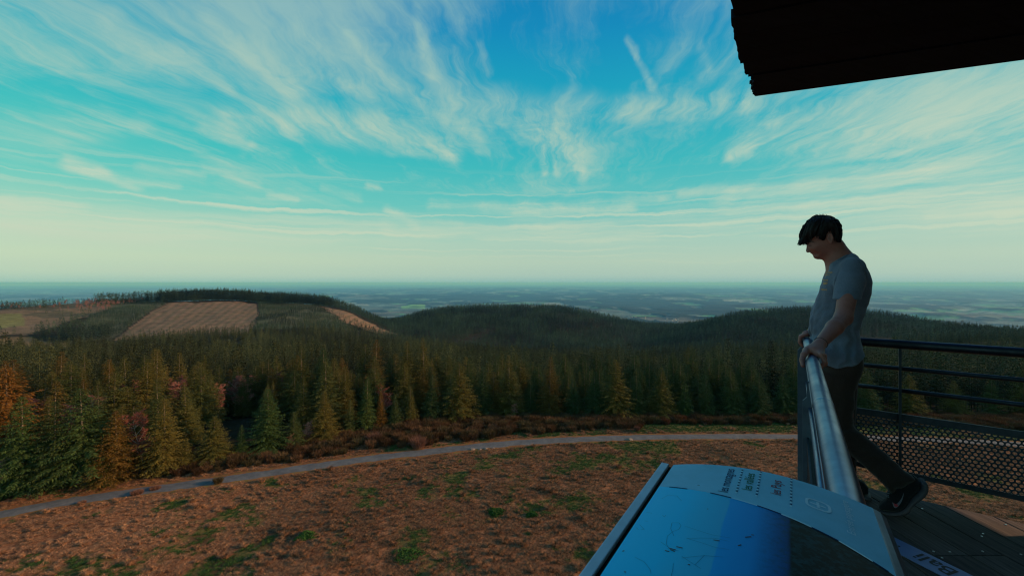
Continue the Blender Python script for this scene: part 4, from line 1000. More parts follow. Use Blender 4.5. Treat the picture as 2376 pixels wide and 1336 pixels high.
def railing(name, lab, org, ex, L, nrm, posts, z_hand=-.367, hr=.0262, start=0.0, join=None):
    t = thing(name, lab, 'railing', (org.x, org.y, ZD), 'galvanised railings of the platform')
    Z = lambda p, z: Vector((p.x, p.y, z))
    b = MB(); pts = [Z(org + ex * u, z_hand) for u in np.linspace(start, L, 14)]
    if join: pts = join + pts
    b.tube(pts, hr, 28); b.build('handrail', M_GALVD if 'right' in lab else M_GALV, t, True)  # right rails take the darker steel: their shade is in the colour
    for z in (-.51, -.64):
        b = MB(); b.tube([Z(org + ex * (.04 + max(start, 0)), z), Z(org + ex * L, z)], .0125, 14); b.build('middle_rail', M_GALVD if 'right' in lab else M_GALV, t, True)
    me, ztop = perf_panel(org + nrm * .016, ex, L, -1.15, -.785, .003, nrm)
    p = obj('mesh_panel', me, t); sm = p.modifiers.new('thick', 'SOLIDIFY'); sm.thickness = .003; sm.offset = 0
    b = MB()
    b.box(Z(org + nrm * .016 + ex * (L / 2), (-.785 + ztop) / 2 - .001), ex * (L / 2), nrm * .0035, (0, 0, (-.785 - ztop) / 2 + .004))
    b.box(Z(org + nrm * .016 + ex * (L / 2), -1.135), ex * (L / 2), nrm * .0035, (0, 0, .0135))
    b.build('panel_frame', M_GALVD, t)
    for u in posts:
        b = MB(); b.box(Z(org + ex * u - nrm * .004, (-.392 + ZD) / 2), ex * .006, nrm * .019, (0, 0, (-.392 - ZD) / 2)); b.build('post', M_GALVD, t, bevel=.001)
    return t
o1 = Vector(((-.073) * AX, (-.073) * AY, 0)); ex1 = Vector((DX, DY, 0)); n1 = Vector((AX, AY, 0))
rail_left = railing('railing', 'galvanised railing with thick shiny handrail that the person leans on, left side of the deck', o1, ex1, 3.40, n1, [0.35], start=-1.2)
for s_, zt, a0, a1 in ((3.30, -.435, -.118, -.020), (2.62, -.60, -.112, -.037)):      # notched flat corner plates
    M_PLATE = simple_mat('zinc_plate', (.055, .085, .13), .6, .3, .15, 20)
    b = MB(); b.prism([Wd(s_, a1, ZD), Wd(s_, a1, zt), Wd(s_, a1 - .018, zt + .022), Wd(s_, a1 - .018, zt + .10), Wd(s_, a0, zt + .10), Wd(s_, a0, ZD)], Wd(.012, 0, 0) - Wd(0, 0, 0)); b.build('post', M_PLATE, rail_left, bevel=.0012)
b = MB(); s0 = 1.56; c_ = [Wd(s0 + d, -.073, -.367) for d in (-.014, -.006, 0, .007, .016)]; b.tube(c_, [.0264, .0271, .0275, .0271, .0264], 28, False); wl = b.build('weld', M_GALV, rail_left, True)
rail_right = railing('railing', 'railing with dark thin rails and perforated lower panel, behind the person at right', C2, E2, 2.5, N2, [.12, .461, 1.45, 2.4], join=None, start=.0)
b = MB(); b.tube([Wd(3.395, -.073, -.367), Vector((1.938, 2.826, -.367)), C2 + E2 * .03 + Vector((0, 0, -.367))], .0262, 24); b.build('elbow', M_GALVD, rail_right, True)

# ------------------------------------------------------------------ orientation table
def zb(a): return -.2775 - 1.2 * (a - .035) ** 2
S0, S1 = -.30, .727
def bound(a): return float(np.interp(a, [-.10, -.0845, -.042, 0, .165], [.562, .570, .590, .603, .638]))
def Bp(s, a, dz=0.0): return Wd(s, a, zb(a) + dz)
table = thing('orientation_table', 'curved printed orientation panel with blue panorama mounted over the left handrail', 'information panel', tuple(Wd(.2, .03, ZD)))
def sheet(name, a_lo, a_hi, s_lo, s_hi, dz, mat, parent, na=24, ns=10):
    """curved patch of the table top; s limits may be functions of a"""
    V = []; F = []
    for i in range(na + 1):
        a = a_lo + (a_hi - a_lo) * i / na; l = s_lo(a) if callable(s_lo) else s_lo; h = s_hi(a) if callable(s_hi) else s_hi
        for j in range(ns + 1): V.append(tuple(Bp(l + (h - l) * j / ns, a, dz)))
    for i in range(na):
        for j in range(ns): k = i * (ns + 1) + j; F.append((k, k + 1, k + ns + 2, k + ns + 1)[::-1])
    me = bpy.data.meshes.new(name); me.from_pydata(V, [], F); me.materials.append(mat)
    for p in me.polygons: p.use_smooth = True
    return obj(name, me, parent)
def gloss(name, col, rough=.22, spec=.5):
    m, g, b = new_mat(name); geo = g.node('ShaderNodeNewGeometry').outputs['Position']; n = g.noise(geo, 18, 6, .65); f = g.mr(n, .3, .7, .9, 1.1)
    g.l.new(g.mix(1.0, col, g.comb(f, f, f), 'MULTIPLY'), b.inputs['Base Color']); b.inputs['Roughness'].default_value = rough; b.inputs['Specular IOR Level'].default_value = spec; return m
M_STRIP = gloss('panel_margin', (.20, .47, .68), .55, .08)
M_METAL = galv_mat('panel_metal', (.20, .25, .36), .45)
def picture_mat():
    m, g, b = new_mat('panorama_print'); geo = g.node('ShaderNodeNewGeometry').outputs['Position']
    X, Y, Z = g.xyz(geo); a = g.math('ADD', g.math('MULTIPLY', X, AX), g.math('MULTIPLY', Y, AY)); s = g.math('ADD', g.math('MULTIPLY', X, DX), g.math('MULTIPLY', Y, DY))
    n = g.noise(g.comb(g.math('MULTIPLY', s, 1.0), g.math('MULTIPLY', a, 4.0), 0), 16, 5, .6); sk = g.noise(g.comb(s, g.math('MULTIPLY', a, .2), 0), 3.0, 3, .5)
    aa = g.math('ADD', a, g.math('MULTIPLY', g.math('SUBTRACT', n, .5), .006)); aa = g.math('ADD', aa, g.math('MULTIPLY', g.math('SUBTRACT', sk, .5), .02))
    t = g.mr(aa, -.10, .17)
    P_ = lambda v: (v + .10) / .27
    c = g.ramp(t, [(0, (.002, .006, .010)), (P_(.005), (.002, .010, .014)), (P_(.008), (.002, .06, .22)), (P_(.022), (.0, .14, .42)), (P_(.040), (.0, .27, .70)), (P_(.069), (.0, .33, .80)), (P_(.0705), (.04, .42, .74)), (P_(.095), (.03, .47, .80)), (P_(.12), (.0, .52, .92)), (1, (.0, .54, .95))])
    fo = g.noise(geo, 130, 5, .7); fm = g.math('MULTIPLY', g.mr(fo, .46, .62), g.mr(a, .034, .006)); c = g.mix(g.math('MULTIPLY', fm, .6), c, (.006, .06, .09))
    g.l.new(c, b.inputs['Base Color']); b.inputs['Roughness'].default_value = .45; b.inputs['Specular IOR Level'].default_value = .06; return m
M_PIC = picture_mat()
# body: profile swept along the table
prof = [(.164, zb(.164) - .0015)] + [(a, zb(a) - .0006) for a in np.linspace(.16, -.088, 26)] + [(-.094, zb(-.088) - .003), (-.100, zb(-.088) - .009), (-.103, zb(-.088) - .018), (-.104, -.345), (-.100, -.345), (-.098, -.318)] + [(a, zb(a) - .022) for a in np.linspace(-.085, .164, 12)]
b = MB(); n = len(prof); V = [Wd(S0, a, z) for a, z in prof] + [Wd(S1, a, z) for a, z in prof]; b.add(V, [(i, i + 1, n + i + 1, n + i) for i in range(n - 1)] + [(n - 1, 0, n, 2 * n - 1)] + [tuple(range(n))[::-1], tuple(range(n, 2 * n))]); b.build('table_body', M_METAL, table, False)
b = MB(); b.box(Wd((S0 + S1) / 2, .1768, zb(.17) - .014), (S1 - S0) / 2 * ex1, n1 * .0060, (0, 0, .016)); b.build('frame_bar', simple_mat('pale_anodised_frame', (.46, .52, .66), .5, 0, .1, 40, spec=.2), table, bevel=.001)
M_BLACK = simple_mat('black_gap', (.006, .006, .008), .8, spec=.1)
b = MB(); b.box(Wd((S0 + S1) / 2, .1675, zb(.17) - .016), (S1 - S0) / 2 * ex1, n1 * .0032, (0, 0, .013)); b.build('slot_strip', M_BLACK, table)  # black strip standing in for the open slot beside the frame bar
margin = sheet('margin_strip', -.086, .164, bound, S1 - .001, .0002, M_STRIP, table)
picture = sheet('panorama', -.088, .164, S0, bound, .0002, M_PIC, table)
for (ls, la) in ((.15, -.073 + .05), (.60, .01)):
    b = MB(); b.tube([Wd(ls, la, ZD), Wd(ls, la, zb(la) - .03)], .022, 12); b.build('support', M_GALV, table, True)
# dashes along the border of the picture
M_DASHD = gloss('dark_dash', (.003, .03, .12), .7, .05); M_DASHL = gloss('light_dash', (.32, .56, .76))
def px_a(px_):    # position across the table of a column on the picture border
    aa = np.linspace(-.1, .17, 400); uu = [(Bp(bound(v), v).x / Bp(bound(v), v).y) for v in aa]; return float(np.interp((px_ - CX) / FPX, uu[::-1], aa[::-1]))
for p0, p1, dk in ((1553, 1595, 1), (1648, 1697, 1), (1697, 1757, 0), (1757, 1813, 1), (1813, 1883, 0), (1883, 1946, 1), (1946, 2025, 0), (2025, 2062, 1)):
    a0, a1 = px_a(p0), px_a(p1); sheet('border_dash', min(a0, a1), max(a0, a1), lambda a: bound(a) - .0016, lambda a: bound(a) + .0008, .0006, M_DASHD if dk else M_DASHL, table, 10, 1)
for a_, s_a, s_b in ((.0637, .631, .716), (.0405, .633, .722), (.003, .630, .722)):
    for dk in (0, 1):
        b = MB()
        for k in range(9):
            s_ = s_b - (s_b - s_a) * (k + .5 * (1 - dk)) / 9
            b.add([Bp(s_ - .0014, a_ - .0013, .0007), Bp(s_ + .0014, a_ - .0013, .0007), Bp(s_ + .0014, a_ + .0013, .0007), Bp(s_ - .0014, a_ + .0013, .0007)][::-1], [(0, 1, 2, 3)])
        b.build('dotted_line', M_DASHD if dk else M_DASHL, table)
def text_mesh(txt, size, sx=1.0, bold=0.0, shear=0.0):
    cu = bpy.data.curves.new('t', 'FONT'); cu.body = txt; cu.size = size; cu.offset = bold; cu.shear = shear; cu.resolution_u = 3
    ob = bpy.data.objects.new('t', cu); COL.objects.link(ob); bpy.context.view_layer.update()
    dg = bpy.context.evaluated_depsgraph_get(); me = bpy.data.meshes.new_from_object(ob.evaluated_get(dg)); bpy.data.objects.remove(ob)
    V = np.array([v.co[:2] for v in me.vertices]); F = [tuple(p.vertices) for p in me.polygons]; V[:, 0] *= sx
    V[:, 0] -= V[:, 0].min(); return V, F
def table_text(txt, a_, s_a, s_b, h, mat, bold=0.0):
    V, F = text_mesh(txt, 1.0, 1.0, bold); wid = V[:, 0].max()
    P = [tuple(Bp(s_a + (s_b - s_a) * v[0] / wid, a_ + v[1] * h, .0007)) for v in V]
    me = bpy.data.meshes.new('lettering'); me.from_pydata(P, [], F); me.materials.append(mat); return obj('lettering', me, table)
M_TN = gloss('navy_ink', (.01, .03, .12), .7, .05); M_TG = gloss('green_ink', (.015, .13, .06), .7, .05); M_TR = gloss('red_ink', (.30, .03, .05), .7, .05); M_TW = gloss('pale_ink', (.42, .62, .80), .5, .2)
table_text('les montagnes', .0735, .631, .714, .0175, M_TN, .0); table_text('les vallées', .047, .650, .709, .0172, M_TG, .0); table_text('les Puys', .0143, .657, .704, .0172, M_TR, .0)
table_text('Entrée paysagère', -.059, .620, .710, .0115, M_TW, .006)
# emblem: rounded shield ring with a cross
b = MB(); cs, ca = .664, -.0255
def ringpt(t, r):
    c, s_ = math.cos(t), math.sin(t); e = 3.4; k = (abs(c) ** e + abs(s_) ** e) ** (-1 / e); return (cs + r * k * s_, ca + r * k * c)
N_ = 40
for i in range(N_):
    t0, t1 = 6.28318 * i / N_, 6.28318 * (i + 1) / N_; P = [ringpt(t0, .0135), ringpt(t1, .0135), ringpt(t1, .0105), ringpt(t0, .0105)]; b.add([Bp(p[0], p[1], .0007) for p in P], [(0, 1, 2, 3)])
for (hs, ha) in ((.0015, .0078), (.0078, .0015)):
    P = [(cs - hs, ca - ha), (cs + hs, ca - ha), (cs + hs, ca + ha), (cs - hs, ca + ha)]; b.add([Bp(p[0], p[1], .0007 if ha > hs else .00075) for p in P], [(0, 1, 2, 3)])
b.build('emblem', M_TW, table)
# scratches and scuffs in the laminate
M_SCR = gloss('scratch', (.010, .15, .32), .6, .05); M_SCUFF = gloss('scuff', (.02, .02, .04), .7)
def at_tab(px_, py_):
    z = -.28
    for _ in range(4):
        Yv = -z * FPX / (py_ - HY); X_ = (px_ - CX) / FPX * Yv; a_ = X_ * AX + Yv * AY; s_ = X_ * DX + Yv * DY; z = zb(a_)
    return s_, a_
b = MB()
def scratch(pts, w=.00017):
    P = [at_tab(*p) for p in pts]
    for (s0_, a0_), (s1_, a1_) in zip(P[:-1], P[1:]):
        d = np.array([s1_ - s0_, a1_ - a0_]); d /= np.linalg.norm(d) + 1e-9; nn_ = np.array([-d[1], d[0]]) * w
        b.add([Bp(s0_ - nn_[0], a0_ - nn_[1], .0006), Bp(s1_ - nn_[0], a1_ - nn_[1], .0006), Bp(s1_ + nn_[0], a1_ + nn_[1], .0006), Bp(s0_ + nn_[0], a0_ + nn_[1], .0006)], [(0, 1, 2, 3)])
c3 = lambda x_, y_: (1340 + x_ / 4.514, 1040 + y_ / 4.514)
for L_ in ([(880, 530), (950, 490), (1040, 500), (1090, 550)], [(1010, 920), (975, 840), (990, 780), (1060, 780), (1085, 810), (1060, 850), (1000, 870), (940, 920), (930, 1000), (960, 1050), (1060, 1075)], [(1125, 815), (1260, 860), (1400, 905), (1600, 940)], [(1140, 945), (1300, 940), (1450, 945), (1590, 975)],
           [(1150, 945), (1300, 990), (1450, 1040), (1590, 1060)], [(1090, 1130), (1180, 1190), (1290, 1260)], [(1090, 1150), (1250, 1130), (1340, 1125), (1530, 1140)], [(1330, 1120), (1230, 1220)], [(600, 1140), (700, 1190), (760, 1270), (770, 1310)], [(1003, 1205), (995, 1290), (980, 1336)], [(870, 980), (960, 1040)],
           [(610, 830), (640, 850)], [(650, 800), (700, 850), (660, 850)], [(700, 760), (740, 765)], [(720, 670), (780, 680)], [(890, 700), (910, 720), (925, 700)]):
    scratch([c3(*p) for p in L_])
nscr = len(b.f)
for L_ in ([(955, 1045), (1030, 1065)], [(970, 1060), (1020, 1082)], [(915, 1070), (960, 1082)], [(1035, 1030), (1100, 1045)], [(1425, 960), (1490, 970)], [(1755, 932), (1820, 925)], [(1680, 1020), (1715, 1010)], [(1820, 905), (1850, 910)], [(1255, 385), (1280, 388)], [(1355, 635), (1370, 637)], [(1155, 1215), (1180, 1222)], [(490, 1290), (505, 1300)], [(470, 1080), (490, 1070)]):
    scratch([c3(*p) for p in L_], .0007)
sc_o = b.build('scratches', M_SCR, table); sc_o['kind'] = 'stuff'; sc_o.data.materials.append(M_SCUFF)
for i, p in enumerate(sc_o.data.polygons): p.material_index = int(i >= nscr)

# ------------------------------------------------------------------ lettered strip lying on the deck
M_SIGN = gloss('blue_grey_enamel', (.14, .20, .44), .45); M_INK = gloss('black_ink', (.008, .008, .012), .6)
uR = Vector((-.308, .951, 0)); uU = Vector((-.951, -.308, 0)); p_low = Vector((1.79, 2.10, 0)); lenS = 1.1
sg0 = Vector((1.821, 2.005, ZD + .003))          # a point of the strip's lower (top-of-letter) edge
b = MB(); w_ = .128; a_end = sg0 + uR * .33; b_end = sg0 - uR * 1.0
b.prism([b_end, b_end - uU * w_, a_end - uU * w_, a_end], (0, 0, .004)); sign = thing('floor_sign', 'blue-grey metal strip with black letters Bali lying on the deck boards', 'sign', tuple(sg0 - uR * .2))
b.build('strip', M_SIGN, sign, bevel=.0008)
V, F = text_mesh('Balises', 1.0, 1.0, .01)
xi = text_mesh('Bali', 1.0, 1.0, .01)[0][:, 0].max()
cB = Vector((0, 0, 0))
def deckpt(px_, py_): Yv = -ZD * FPX / (py_ - HY); return Vector(((px_ - CX) / FPX * Yv, Yv, ZD))
pi_ = deckpt(2121, 1292); pb = deckpt(2222, 1331)         # along the letters: end of i, start of B (baseline side)
startd = (pb - sg0).dot(uR) ; endd = (pi_ - sg0).dot(uR); sc_ = (endd - startd) / xi
V, F = text_mesh('Bali', 1.0, 1.0, .012)
P = [tuple(sg0 + uR * (startd + v[0] * sc_) - uU * .100 + uU * (v[1] * .105) + Vector((0, 0, .0048))) for v in V]
me = bpy.data.meshes.new('lettering'); me.from_pydata(P, [], F); me.materials.append(M_INK); obj('lettering', me, sign)
b = MB(); c_ = deckpt(2086, 1270) + Vector((0, 0, .0068)); b.prism([c_ + Vector((.005 * math.cos(t), .005 * math.sin(t), 0)) for t in np.linspace(0, 6.28, 9)[:-1]], (0, 0, .002)); b.build('screw', M_INK, sign)
# ------------------------------------------------------------------ the person: signed distance fields -> smooth surfaces
class Field:
    """scalar field on a grid in rail coordinates (a, s, z)"""
    def __init__(f, lo, hi, h):
        f.lo = np.array(lo, float); f.h = h; f.n = np.ceil((np.array(hi) - f.lo) / h).astype(int) + 1
        f.F = np.full(f.n, 1.0, np.float32)
    def block(f, lo, hi):
        i0 = np.clip(((np.array(lo) - f.lo) / f.h).astype(int), 0, f.n - 1); i1 = np.clip(((np.array(hi) - f.lo) / f.h).astype(int) + 2, 1, f.n)
        if np.any(i1 <= i0): return None, None
        sl = tuple(slice(p, q) for p, q in zip(i0, i1))
        ax = [(f.lo[k] + f.h * np.arange(i0[k], i1[k])).astype(np.float32) for k in range(3)]
        return sl, (ax[0][:, None, None], ax[1][None, :, None], ax[2][None, None, :])
    def join(f, sl, d, k=0.0, mode='add'):
        F = f.F[sl]
        if mode == 'cut': f.F[sl] = np.maximum(F, -d) if k <= 0 else smax(F, -d, k); return
        f.F[sl] = np.minimum(F, d) if k <= 0 else smin(F, d, k)
    def cone(f, p, q, r0, r1, k=0.0, mode='add', sq=(1, 1, 1)):
        p = np.array(p, float); q = np.array(q, float); m = max(r0, r1) + k + .02
        sl, X = f.block(np.minimum(p, q) - m, np.maximum(p, q) + m)
        if sl is None: return
        d = (q - p).astype(np.float32); L2 = float(d @ d) + 1e-12
        t = np.clip(((X[0] - p[0]) * d[0] + (X[1] - p[1]) * d[1] + (X[2] - p[2]) * d[2]) / L2, 0, 1)
        dist = np.sqrt((X[0] - p[0] - t * d[0]) ** 2 / sq[0] ** 2 + (X[1] - p[1] - t * d[1]) ** 2 / sq[1] ** 2 + (X[2] - p[2] - t * d[2]) ** 2 / sq[2] ** 2) - (r0 + t * (r1 - r0))
        f.join(sl, dist, k, mode)
    def ell(f, c, r, k=0.0, mode='add'):
        c = np.array(c, float); r = np.array(r, float); m = r + k + .02
        sl, X = f.block(c - m, c + m)
        if sl is None: return
        q = np.sqrt(sum(((X[i] - c[i]) / r[i]) ** 2 for i in range(3))); f.join(sl, (q - 1) * float(r.min()), k, mode)
    def extr(f, poly, sc_, w, r, k=0.0, mode='add', noise=None):
        """profile polygon in (a, z), half width w around s = sc_ (numbers or functions of z), edges rounded by r"""
        P = np.array([(p[0], p[2]) for p in poly]); lo2 = P.min(0) - .03; hi2 = P.max(0) + .03
        zz = np.linspace(lo2[1], hi2[1], 20); cs_ = [sc_(z) if callable(sc_) else sc_ for z in zz]; ws = [w(z) if callable(w) else w for z in zz]
        sl, X = f.block((lo2[0], min(cs_) - max(ws) - .03, lo2[1]), (hi2[0], max(cs_) + max(ws) + .03, hi2[1]))
        if sl is None: return
        A, Z = X[0][:, 0, :], X[2][:, 0, :]; A = np.broadcast_to(A, (A.shape[0], Z.shape[1])); Z = np.broadcast_to(Z, A.shape)
        d = np.full(A.shape, 1e9); inside = np.zeros(A.shape, bool); n = len(P)
        for i in range(n):
            (x0, y0), (x1, y1) = P[i], P[(i + 1) % n]; ex, ey = x1 - x0, y1 - y0
            t = np.clip(((A - x0) * ex + (Z - y0) * ey) / (ex * ex + ey * ey + 1e-12), 0, 1)
            d = np.minimum(d, (A - x0 - t * ex) ** 2 + (Z - y0 - t * ey) ** 2)
            if y0 != y1: inside ^= ((Z > min(y0, y1)) & (Z <= max(y0, y1)) & (A < (x1 - x0) * (Z - y0) / (y1 - y0) + x0))
        d2 = np.sqrt(d) * np.where(inside, -1, 1)
        zl = Z[0]; cz = np.array([sc_(z) if callable(sc_) else sc_ for z in zl]); wz = np.array([w(z) if callable(w) else w for z in zl]); rz = np.array([r(z) if callable(r) else r for z in zl])
        ds = np.abs(X[1] - cz[None, None, :]) - wz[None, None, :]; D2 = d2[:, None, :]; rr = rz[None, None, :]
        dd = np.minimum(np.maximum(D2 + rr, ds + rr), 0) + np.sqrt(np.maximum(D2 + rr, 0) ** 2 + np.maximum(ds + rr, 0) ** 2) - rr
        if noise is not None: dd = dd + noise(X[0], X[1], X[2])
        f.join(sl, dd.astype(np.float32), k, mode)
    def mesh(f, name, mat, parent):
        F = f.F; s = F < 0; n = np.array(F.shape)
        c = np.zeros(n - 1, np.uint8)
        for dx in (0, 1):
            for dy in (0, 1):
                for dz in (0, 1): c += s[dx:n[0] - 1 + dx, dy:n[1] - 1 + dy, dz:n[2] - 1 + dz]
        act = (c > 0) & (c < 8); I = np.argwhere(act); idm = np.full(act.shape, -1, np.int32); idm[act] = np.arange(len(I))
        acc = np.zeros((len(I), 3)); cnt = np.zeros(len(I))
        E = [(a, b) for a in range(8) for b in range(a + 1, 8) if bin(a ^ b).count('1') == 1]
        cor = np.array([[(k >> 2) & 1, (k >> 1) & 1, k & 1] for k in range(8)])
        vals = [F[I[:, 0] + q[0], I[:, 1] + q[1], I[:, 2] + q[2]] for q in cor]
        for a, b in E:
            m = (vals[a] < 0) != (vals[b] < 0); t = vals[a][m] / (vals[a][m] - vals[b][m] + 1e-12)
            acc[m] += cor[a] + (cor[b] - cor[a]) * t[:, None]; cnt[m] += 1
        V = (I + acc / cnt[:, None]) * f.h + f.lo
        Q = []
        for ax in range(3):
            o1, o2 = [(1, 2), (2, 0), (0, 1)][ax]
            sh = [slice(None)] * 3; sh2 = [slice(None)] * 3; sh[ax] = slice(0, n[ax] - 1); sh2[ax] = slice(1, n[ax])
            ch = s[tuple(sh)] != s[tuple(sh2)]; K = np.argwhere(ch); K = K[(K[:, o1] > 0) & (K[:, o2] > 0) & (K[:, o1] < n[o1] - 1) & (K[:, o2] < n[o2] - 1)]
            d1 = np.zeros(3, int); d1[o1] = 1; d2 = np.zeros(3, int); d2[o2] = 1
            g_ = lambda k: idm[k[:, 0], k[:, 1], k[:, 2]]
            q = np.stack([g_(K - d1 - d2), g_(K - d2), g_(K), g_(K - d1)], 1)
            flip = ~s[K[:, 0], K[:, 1], K[:, 2]]; q[flip] = q[flip][:, ::-1]; Q.append(q)
        Q = np.concatenate(Q)
        Wv = np.stack([V[:, 1] * DX + V[:, 0] * AX, V[:, 1] * DY + V[:, 0] * AY, V[:, 2]], 1)
        me = mesh_np(name, Wv, Q[:, ::-1] if True else Q, mat, True)
        # light smoothing
        o = obj(name, me, parent); return o
def smin(a, b, k):
    h = np.clip(.5 + .5 * (b - a) / k, 0, 1); return b + (a - b) * h - k * h * (1 - h)
def smax(a, b, k): return -smin(-a, -b, k)
def chaikin(P, n=2):
    P = [np.array(p, float) for p in P]
    for _ in range(n):
        P = [x for i in range(len(P)) for x in (P[i] * .75 + P[(i + 1) % len(P)] * .25, P[i] * .25 + P[(i + 1) % len(P)] * .75)]
    return P
def PX(L, s, n=1):
    """profile given in photo columns/rows, s a number or a function of the row"""
    return chaikin([Ppx(x, y, s(y) if callable(s) else s) for x, y in L], n)
ZI = lambda zs, ws: (lambda z: float(np.interp(z, zs, ws)))
cr1 = lambda L: [(1840 + x / 8.35, 480 + y / 8.35) for x, y in L]
SH = 3.125
def skin_mat():
    m, g, b = new_mat('skin'); geo = g.node('ShaderNodeNewGeometry').outputs['Position']; n = g.noise(geo, 40, 4, .6); f = g.mr(n, .3, .7, .9, 1.1)
    g.l.new(g.mix(1.0, (.32, .118, .10), g.comb(f, f, f), 'MULTIPLY'), b.inputs['Base Color']); b.inputs['Roughness'].default_value = .55
    b.inputs['Subsurface Weight'].default_value = .12; b.inputs['Subsurface Radius'].default_value = (.01, .004, .002); b.inputs['Specular IOR Level'].default_value = .35; return m
M_SKIN = skin_mat()
M_HAIR = simple_mat('dark_hair', (.005, .004, .006), .85, var=.5, scale=120, bump=.3, coord='Object', spec=.15)
def cloth_mat(name, c, sc_=260, var=.16):
    m, g, b = new_mat(name); geo = g.node('ShaderNodeNewGeometry').outputs['Position']; n = g.noise(geo, sc_, 3, .6); n2 = g.noise(geo, 9, 5, .6)
    f = g.math('MULTIPLY', g.mr(n, .3, .7, 1 - var, 1 + var), g.mr(n2, .3, .7, .85, 1.15)); g.l.new(g.mix(1.0, c, g.comb(f, f, f), 'MULTIPLY'), b.inputs['Base Color']); b.inputs['Roughness'].default_value = .9
    b.inputs['Sheen Weight'].default_value = .15; b.inputs['Specular IOR Level'].default_value = .2
    bn = g.node('ShaderNodeBump'); bn.inputs['Strength'].default_value = .35; bn.inputs['Distance'].default_value = .006; g.l.new(g.noise(geo, 22, 5, .6), bn.inputs['Height']); g.l.new(bn.outputs[0], b.inputs['Normal']); return m
M_SHIRT = cloth_mat('grey_cotton', (.135, .155, .225)); M_JEANS = cloth_mat('black_denim', (.040, .023, .021), 300, .3); M_SHOE = cloth_mat('black_knit', (.010, .010, .014), 400)
M_SOLE = simple_mat('shoe_foam', (.075, .062, .078), .7, var=.12, scale=30)

pz = Wd(3.14, -.42, ZD)
person = thing('person', 'young man in grey t-shirt and black jeans leaning on the handrail, looking down', 'person', tuple(pz))

